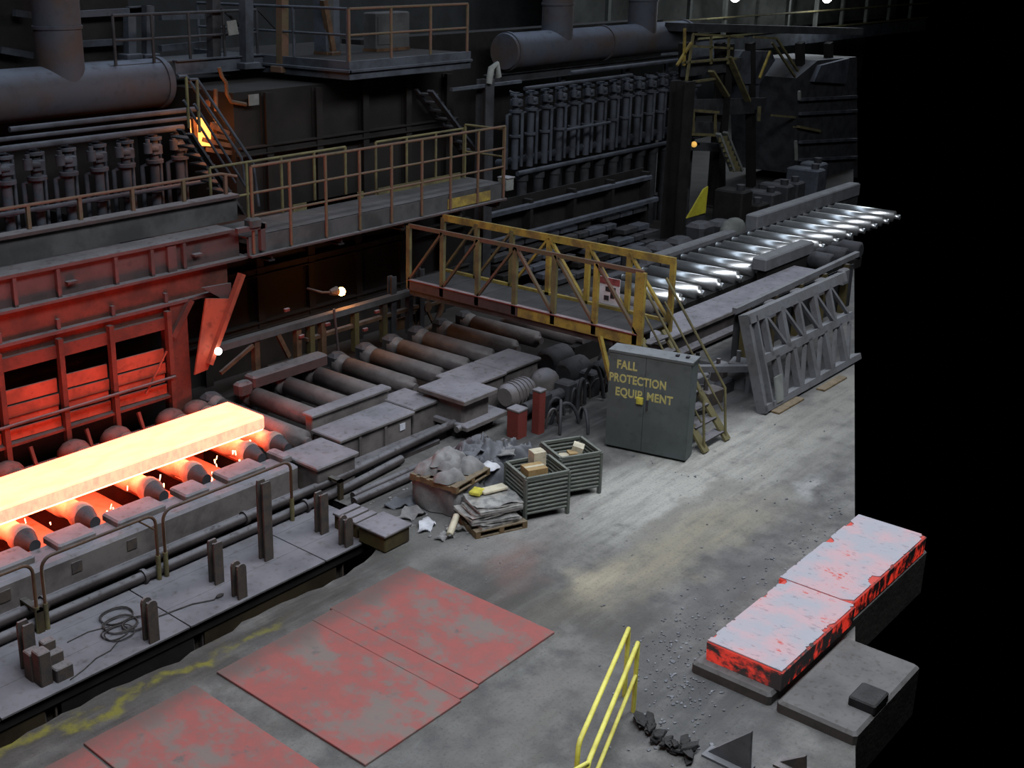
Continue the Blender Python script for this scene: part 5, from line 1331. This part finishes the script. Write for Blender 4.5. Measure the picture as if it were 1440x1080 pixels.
# floor clutter between cabinet and truss panel
rnd = random.Random(51)
kinds = ['rusty', 'grey', 'olive', 'dusty', 'bent', 'dark', 'broken', 'flat', 'small', 'short', 'thick', 'chipped']
for i in range(12):
    x, y = 20.95 + (i % 4) * .8 + rnd.uniform(0, .3), 11.45 + (i // 4) * .55 + rnd.uniform(0, .25)
    m = MB(); w, d, h = rnd.uniform(.3, .7), rnd.uniform(.2, .45), rnd.uniform(.15, .7)
    m.cbox((x, y, 0), (x + w, y + d, h), .03)
    if i % 2: m.cyl((x + w * .2, y + d / 2, h - .01), (x + w * .2, y + d / 2, h + rnd.uniform(.1, .35)), .05, 8)
    if i % 3 == 0: m.bar((x, y, h * .5), (x + .7, y - .2, .03), .06, .05)
    m.rot((x, y, 0), rnd.uniform(-.5, .5))
    tag(build(m, 'machine_part', rnd.choice(['gate_steel', 'dark_steel', 'rust_post', 'black_steel', 'pipe_grey'])), f'{kinds[i]} machine part lying in the heap between cabinet and truss panel', 'scrap', 'heap of parts behind the cabinet')
# cross beams on floor behind cabinet
tag(build(MB().bar((20.9, 12.6, .9), (23.6, 11.3, .55), .16, .14).bar((23.4, 11.4, .0), (23.4, 11.4, .6), .1, .1).bar((21, 12.55, 0), (21, 12.55, .88), .1, .1), 'prop_beam', 'gate_steel'), 'grey prop beam sloping behind the cabinet stairs', 'beam')

# ================================================================== far right: stair tower and tank
ft = thing('access_tower', (39.5, 21.5, 0), 'dim access tower with yellow railings at the far right', 'tower')
def fbar(name, mat, x0, y0, x1, y1, Y, w=.1, h=.1): piece(ft, name, mat, lambda m: m.bar(GY(x0, y0, Y), GY(x1, y1, Y), w, h, (0, 1, 0)))
FY = 22.0
for x0, y0, x1, y1 in ((975, 48, 1045, 52), (975, 65, 1030, 68), (960, 88, 1035, 82), (1060, 52, 1092, 54), (975, 115, 1010, 110)):
    fbar('guard_rail', 'yellow_dim', x0, y0, x1, y1, FY, .08, .08)
for x0, y0, x1, y1, mt_ in ((963, 40, 962, 92, 'yellow_worn'), (972, 60, 952, 92, 'yellow_worn'), (975, 48, 960, 150, 'yellow_dim'), (1000, 50, 1000, 90, 'yellow_dim'), (1025, 50, 1024, 90, 'yellow_dim'), (1083, 72, 1068, 110, 'yellow_worn'), (1092, 54, 1122, 100, 'yellow_dim'), (1086, 60, 1118, 108, 'yellow_dim')):
    fbar('rail_post', mt_, x0, y0, x1, y1, FY, .08, .08)
fbar('stair_stringer', 'yellow_dim', 1000, 100, 1022, 135, FY, .08, .25)
fbar('stair_stringer', 'yellow_dim', 1025, 80, 1052, 142, FY, .08, .25)
fbar('landing', 'dark_steel', 960, 98, 1040, 90, FY + .3, .5, .15)
fbar('landing', 'dark_steel', 962, 152, 1075, 148, FY + .3, .6, .15)
fbar('landing_edge', 'yellow_dim', 962, 154, 1010, 158, FY, .1, .1)
fbar('landing_edge', 'yellow_dim', 958, 188, 1005, 190, FY, .1, .1)
fbar('landing', 'dark_steel', 958, 180, 1010, 181, FY + .3, .5, .15)
fbar('landing_edge', 'yellow_dim', 1085, 162, 1118, 165, FY, .08, .08)
fbar('rail_post', 'yellow_dim', 975, 156, 975, 186, FY, .08, .08)
fbar('rail_post', 'yellow_dim', 1006, 158, 1006, 190, FY, .08, .08)
fbar('rail_post', 'yellow_dim', 1068, 150, 1067, 170, FY, .1, .1)
fbar('landing_edge', 'yellow_dim', 1120, 178, 1150, 184, FY, .1, .3)
for x0, y0, x1, y1 in ((1010, 188, 1030, 240), (1020, 186, 1042, 240)):
    fbar('lower_stringer', 'pale_panel', x0, y0, x1, y1, 21.4, .1, .2)
for k in range(7):
    fbar('lower_tread', 'yellow_dim', 1012 + k * 3, 196 + k * 7, 1022 + k * 3, 195 + k * 7, 21.35, .2, .06)
for x in (962, 1012, 1055, 1125, 1165):
    fbar('column', 'black_steel', x, 60, x + 1, 262, FY + .5, .3, .3)
fbar('cross_beam', 'dark_steel', 950, 38, 1200, 44, FY + 1.2, .3, .9)
fbar('cross_beam', 'dark_steel', 960, 205, 1010, 207, FY, .3, .3)
tk = thing('hopper', GY(1060, 150, 22.6), 'dim grey hopper with sloped sides inside the access tower', 'hopper')
piece(tk, 'shell', 'burner_steel', lambda m: m.prism([GY(1030, 92, 22.4), GY(1045, 72, 22.4), GY(1085, 72, 22.4), GY(1090, 85, 22.4), GY(1068, 118, 22.4), GY(1048, 118, 22.4)], (0, 1.2, 0)))
piece(tk, 'chute', 'burner_steel', lambda m: m.prism([GY(1048, 118, 22.5), GY(1068, 118, 22.5), GY(1066, 148, 22.5), GY(1052, 148, 22.5)], (0, .8, 0)))
lampb = thing('tower_lamp', GY(976, 203, 21.8), 'small round amber lamp on the access tower', 'lamp')
piece(lampb, 'lens', 'lamp_amber', lambda m: m.sphere(GY(976, 203, 21.8), .11, 10, 7))
piece(lampb, 'bracket', 'dark_steel', lambda m: m.box(GY(974, 206, 21.85), GY(979, 200, 22.0)))
# machines further right
t = thing('mill_stand', GY(1160, 180, 22.0), 'dark bulky mill stand at the far right behind the polished rollers', 'mill stand')
piece(t, 'housing', 'dark_steel', lambda m: m.prism([GY(1120, 245, 22), GY(1120, 110, 22), GY(1150, 85, 22), GY(1205, 80, 22), GY(1206, 250, 22)], (0, 3, 0)))
piece(t, 'top_block', 'burner_steel', lambda m: m.prism([GY(1145, 115, 21.8), GY(1155, 92, 21.8), GY(1195, 82, 21.8), GY(1190, 118, 21.8)], (0, 1, 0)))
piece(t, 'pale_strip', 'pale_panel', lambda m: m.bar(GY(1119, 198, 21.6), GY(1120, 225, 21.6), .1, .1))
piece(t, 'pale_strip', 'pale_panel', lambda m: m.bar(GY(1124, 128, 21.6), GY(1124, 140, 21.6), .1, .1))
for y in (140, 160, 200, 225):
    piece(t, 'rib', 'burner_steel', lambda m: m.bar(GY(1125, y, 21.9), GY(1204, y - 4, 21.9), .15, .12))
rnd = random.Random(61)
for k in range(7):
    x = 38.9 + k * 1.15; y = 19.6 + rnd.uniform(0, .5); w = rnd.uniform(.6, 1.0); h = rnd.uniform(.6, 1.4)
    t = thing('machine_block', (x, y, 0), f'dim machine block behind the polished rollers, {ORD[k]} right of the yellow guard', 'machine', 'machine blocks behind the polished rollers')
    piece(t, 'body', rnd.choice(['dark_steel', 'black_steel', 'burner_steel']), lambda m: m.cbox((x, y, 0), (x + w, 21.0, h), .06))
    piece(t, 'cap', 'dark_steel', lambda m: m.cyl((x + w / 2, y + .3, h), (x + w / 2, y + .3, h + .2), .15, 10))
# gallery along the far wall with lamps
gl = thing('gallery', (60, 36, 6), 'dim lit gallery along the far wall at the upper right', 'gallery')
piece(gl, 'floor_beam', 'burner_steel', lambda m: m.box((50, 34.6, 4.0), (95, 35.0, 4.9)))
piece(gl, 'walk_edge', 'yellow_dim', lambda m: m.box((50, 34.5, 4.9), (95, 34.6, 5.0)))
for x in range(52, 95, 4):
    piece(gl, 'upright', 'gallery_panel', lambda m: m.box((x, 34.7, 4.9), (x + .25, 34.9, 12)))
piece(gl, 'back_panel', 'gallery_panel', lambda m: m.box((50, 37.0, 4.9), (95, 37.2, 12)))
piece(gl, 'hand_rail', 'yellow_dim', lambda m: m.tube([(50, 34.6, 6.0), (95, 34.6, 6.0)], .06, 6))
for i, (px, py) in enumerate(((1163, -2), (1034, -4))):
    c = GY(px, py, 33.5)
    t = thing('hall_lamp', c, ['bright white hall lamp at the top right edge', 'white hall lamp peeking in at the top, left of the bright one'][i], 'lamp')
    piece(t, 'lens', 'lamp_cool', lambda m: m.sphere(c, .28, 12, 8))
    piece(t, 'shade', 'dark_steel', lambda m: m.lathe(c + Vector((0, 0, .1)), (0, 0, 1), [(0, .36), (.3, .15), (.5, .1)], 12))
    ld = bpy.data.lights.new('hall_lamp_light', 'POINT'); ld.energy = 350 if i == 0 else 180; ld.color = (.9, .97, 1); ld.shadow_soft_size = .4
    lo = bpy.data.objects.new('hall_lamp_light', ld); COL.objects.link(lo); lo.parent = t; lo.location = (0, -.8, -.2)

# ================================================================== background framework at the upper left
rnd = random.Random(71)
for i, (x0, y0, x1, y1, Y, w, mt_, lab) in enumerate((
        (182, 20, 183, 78, 25.0, .22, 'burner_steel', 'pale dim column left of the riser pair at the top left'),
        (208, 8, 208, 78, 25.0, .22, 'burner_steel', 'pale dim column right of its twin at the top left'),
        (300, 0, 301, 90, 23.9, .25, 'dark_steel', 'dim column near the burner opening at the top'),
        (346, 0, 347, 90, 23.5, .25, 'burner_steel', 'dim olive column left of the furnace platform'),
        (397, 0, 397, 95, 23.0, .22, 'rail_red_yellow', 'dim rust-yellow column beside the furnace platform'),
        (455, 0, 468, 75, 22.6, .15, 'brown_steel', 'brown slanted strut above the platform corner'))):
    t = thing('frame_column', GY(x1, y1, Y), lab, 'column')
    piece(t, 'shaft', mt_, lambda m: m.bar(GY(x0, y0, Y), GY(x1, y1, Y), w, w, (0, 1, 0)))
    piece(t, 'cleat', mt_, lambda m: m.cbox(GY(x1, y1, Y) + Vector((-w, -w, -.1)), GY(x1, y1, Y) + Vector((w, w, .05)), .02))
t = thing('roof_frame', GY(200, 20, 25.2), 'dim cross frame high behind the left air duct', 'frame')
for x0, y0, x1, y1 in ((110, 20, 212, 14), (110, 62, 180, 58), (180, 14, 212, 12), (225, 24, 285, 22), (225, 68, 290, 62), (0, 70, 45, 78), (20, 18, 48, 22)):
    piece(t, 'cross_bar', 'burner_steel', lambda m: m.bar(GY(x0, y0, 25.2), GY(x1, y1, 25.2), .15, .15, (0, 1, 0)))
for x0, y0, x1, y1 in ((300, 0, 345, 45), (350, 0, 395, 48)):
    piece(t, 'tie_rod', 'dark_steel', lambda m: m.bar(GY(x0, y0, 24), GY(x1, y1, 24), .05, .05, (0, 1, 0)))
piece(t, 'notice', 'pale_panel', lambda m: m.prism([GY(319, 30, 23.4), GY(332, 28, 23.4), GY(336, 48, 23.4), GY(322, 50, 23.4)], (0, .03, 0)))

# ================================================================== right foreground: cooling slabs on pads, handrail, scrap
def pad(a, b, label):
    return tag(build(MB().cbox(a, b, .04), 'slab_pad', 'pad_concrete'), label, 'pad', 'pads under the cooling slabs')
pad((12.86, 5.56, -.6), (18.3, 6.72, .17), 'dark bearing pad right under the red-hot cooling slab')
pad((12.82, 4.40, -.6), (14.9, 5.46, .17), 'dark bearing pad in front of the cooling slab at the right')
tag(build(MB().cbox((13.35, 4.40, .17), (13.8, 4.75, .30), .02), 'steel_block', 'scrap_black'), 'small black block on the front pad at the right edge', 'block')
def cool_slab(x0, x1, y0, y1, z0, z1, seed, label):
    rr = random.Random(seed); m = MB(); n = 90
    bot = []; top = []
    def ring(z, jit, ins):
        pts = []
        for i in range(n):
            x = x0 + ins + (x1 - x0 - 2 * ins) * i / n; pts.append((x, y0 + ins, z))
        for i in range(6): pts.append((x1 - ins, y0 + ins + (y1 - y0 - 2 * ins) * i / 6, z))
        for i in range(n):
            x = x1 - ins - (x1 - x0 - 2 * ins) * i / n
            j = jit * (rr.random() ** 3) * (1 if rr.random() > .4 else .2)
            pts.append((x, y1 - ins - j, z))
        for i in range(6): pts.append((x0 + ins, y1 - ins - (y1 - y0 - 2 * ins) * i / 6, z))
        return pts
    a, b, c = ring(z0, 0, .01), ring(z1 - .02, 0, 0), ring(z1, .0, .02)
    N = len(a)
    m._add(a + b + c, [tuple(range(N - 1, -1, -1)), tuple(range(2 * N, 3 * N))] + [(k * N + i, k * N + (i + 1) % N, (k + 1) * N + (i + 1) % N, (k + 1) * N + i) for k in (0, 1) for i in range(N)])
    # ragged crust lifting on top
    a, b = ring(z1, .12, .03), ring(z1 + .018, .12, .035)
    cr = MB()
    rr2 = random.Random(seed + 1)
    def crust_edge(x, y):          # ragged where the scale has spalled off along both long edges
        q = Vector((x * 2.3 + seed, 0, 0))
        if y > (y0 + y1) / 2: y -= max(0, .20 * (mnoise.noise(q * 1.7) - .05) + .05 * mnoise.noise(q * 9))
        elif y < y0 + .2: y += max(0, .42 * (mnoise.noise(q * .9 + Vector((0, 5, 0))) - .04) + .05 * mnoise.noise(q * 8 + Vector((3, 0, 0)))) + .01
        return x, y
    top = [(*crust_edge(x, y), z1 + .018) for x, y, _ in ring(z1 + .018, 0, .006)]; bot = [(x, y, z1) for x, y, _ in top]
    cr._add(bot + top, [tuple(range(N, 2 * N))] + [(i, (i + 1) % N, N + (i + 1) % N, N + i) for i in range(N)])
    t = thing('cooling_slab', ((x0 + x1) / 2, (y0 + y1) / 2, z0), label, 'slab', 'cooling slabs on the right')
    build(m, 'slab_body', 'cooling_slab', t); build(cr, 'scale_crust', 'slab_scale', t)
cool_slab(13.02, 15.28, 5.50, 6.60, .17, .46, 3, 'cooling steel slab with pale scale and red-hot cracks, the nearer one')
cool_slab(15.30, 18.15, 5.56, 6.68, .17, .46, 9, 'cooling steel slab with pinkish pale scale, the farther one at the right edge')

hr = thing('stair_handrail', (10.6, 6.6, 0), 'bright yellow pair of pipe handrails in the bottom foreground', 'handrail')
ztop = 1.02
A0, A1 = GZ(884, 884, ztop), GZ(816, 1040, ztop)
B0, B1 = GZ(897, 904, ztop), GZ(829, 1068, ztop)
piece(hr, 'left_rail', 'yellow_bright', lambda m: m.tube([(A0.x, A0.y, 0), (A0.x, A0.y, ztop - .04), A0, A1, A1 + Vector((-.06, -.02, -.05)), A1 + Vector((-.1, -.03, -.5)), (A1.x - .1, A1.y - .03, 0)], .030, 10))
piece(hr, 'right_rail', 'yellow_bright', lambda m: m.tube([(B0.x, B0.y, 0), (B0.x, B0.y, ztop - .04), B0, B1, B1 + Vector((-.06, -.02, -.05)), B1 + Vector((-.1, -.03, -.5)), (B1.x - .1, B1.y - .03, 0)], .030, 10))
M0, M1 = GX(893, 962, B0.x - .0), None
piece(hr, 'mid_rail', 'yellow_bright', lambda m: m.tube([(B0.x, B0.y, .55), (B1.x - .1, B1.y - .03, .55)], .026, 10))
piece(hr, 'cross_tie', 'yellow_bright', lambda m: m.tube([B1 + Vector((-.05, -.02, 0)), GZ(795, 1090, .95)], .024, 10))
# scrap by the handrail
rnd = random.Random(81)
for i in range(10):
    c = GZ(900 + i * 8 + rnd.uniform(-8, 8), 1020 + i * 5 + rnd.uniform(-10, 10), 0)
    m = MB(); z = .0
    for k in range(4):
        a0 = rnd.uniform(0, 6.28); rr = rnd.uniform(.10, .2); el = rnd.uniform(.3, .6)
        pts = [(c.x + math.cos(a0 + q * 1.05) * rr * rnd.uniform(.5, 1.1), c.y + math.sin(a0 + q * 1.05) * rr * el * rnd.uniform(.6, 1.1), z + .01 + rnd.uniform(0, .07)) for q in range(6)]
        m.prism(pts, (rnd.uniform(-.02, .02), .01, .02)); z += .015
    m.rot(c, rnd.uniform(-.8, .8))
    tag(build(m, 'scrap_piece', 'scrap_black'), 'black twisted strip of scrap in the pile right of the yellow handrail', 'scrap', 'black scrap pile by the handrail')
for i, (pts, lab) in enumerate(((((990, 1080), (1056, 1030), (1058, 1052), (1045, 1084)), 'upright dark triangular steel plate at the bottom right'), (((1090, 1090), (1132, 1064), (1134, 1092)), 'small pale brown steel wedge at the bottom edge'))):
    base = GZ(pts[-1][0], pts[-1][1], 0)
    X = base.x
    w0 = GX(pts[0][0], pts[0][1], X); w1 = GX(pts[1][0], pts[1][1], X)
    m = MB().prism([Vector((X, w0.y, 0)), Vector((X, w1.y, max(.05, w1.z))), Vector((X, w1.y - .03, 0))], (.05, 0, 0))
    m.box((X - .1, w1.y - .03, 0), (X + .15, w0.y, .03))
    tag(build(m, 'scrap_plate', ['gate_steel', 'rust_post'][i]), lab, 'steel plate')
# loose flakes of scale on the floor: too many and too small to tell apart
rnd = random.Random(91); m = MB()
for i in range(520):
    r = rnd.random()
    if r < .6: c = GZ(rnd.gauss(965, 40), rnd.gauss(950, 50), 0)
    elif r < .85: c = Vector((rnd.uniform(13, 20), rnd.gauss(7.2, .22), 0))
    else: c = Vector((rnd.uniform(12.5, 24), rnd.uniform(7.6, 11.5), 0))
    if c.x > 12.4 and c.y < aisle_edge(c.x) + .1: continue
    if 12.8 < c.x and c.y < 6.75: continue
    s = rnd.uniform(.006, .03) * (1.6 if rnd.random() < .08 else 1); a = rnd.uniform(0, 3.1)
    pts = [(c.x + math.cos(a + k * 1.57 + rnd.uniform(-.4, .4)) * s, c.y + math.sin(a + k * 1.57) * s * rnd.uniform(.5, 1), .004 + rnd.uniform(0, .008)) for k in range(4)]
    m.prism(pts, (0, 0, .006))
o = build(m, 'scale_flakes', 'scale_flake', None, (14, 7.5, 0)); o['kind'] = 'stuff'
tag(o, 'loose glinting mill scale flakes strewn over the floor', 'scale')
# pebbles of debris around the pallets
m = MB()
for i in range(260):
    c = Vector((rnd.uniform(13.2, 17.6), rnd.uniform(11.2, 14.0), 0))
    s = rnd.uniform(.01, .04)
    m.cbox((c.x - s, c.y - s * .7, 0), (c.x + s, c.y + s * .7, s * .8), s * .3)
o = build(m, 'floor_debris', 'sack_grey', None, (15, 12.5, 0)); o['kind'] = 'stuff'
tag(o, 'crumbs of grey debris on the floor around the pallets', 'debris')
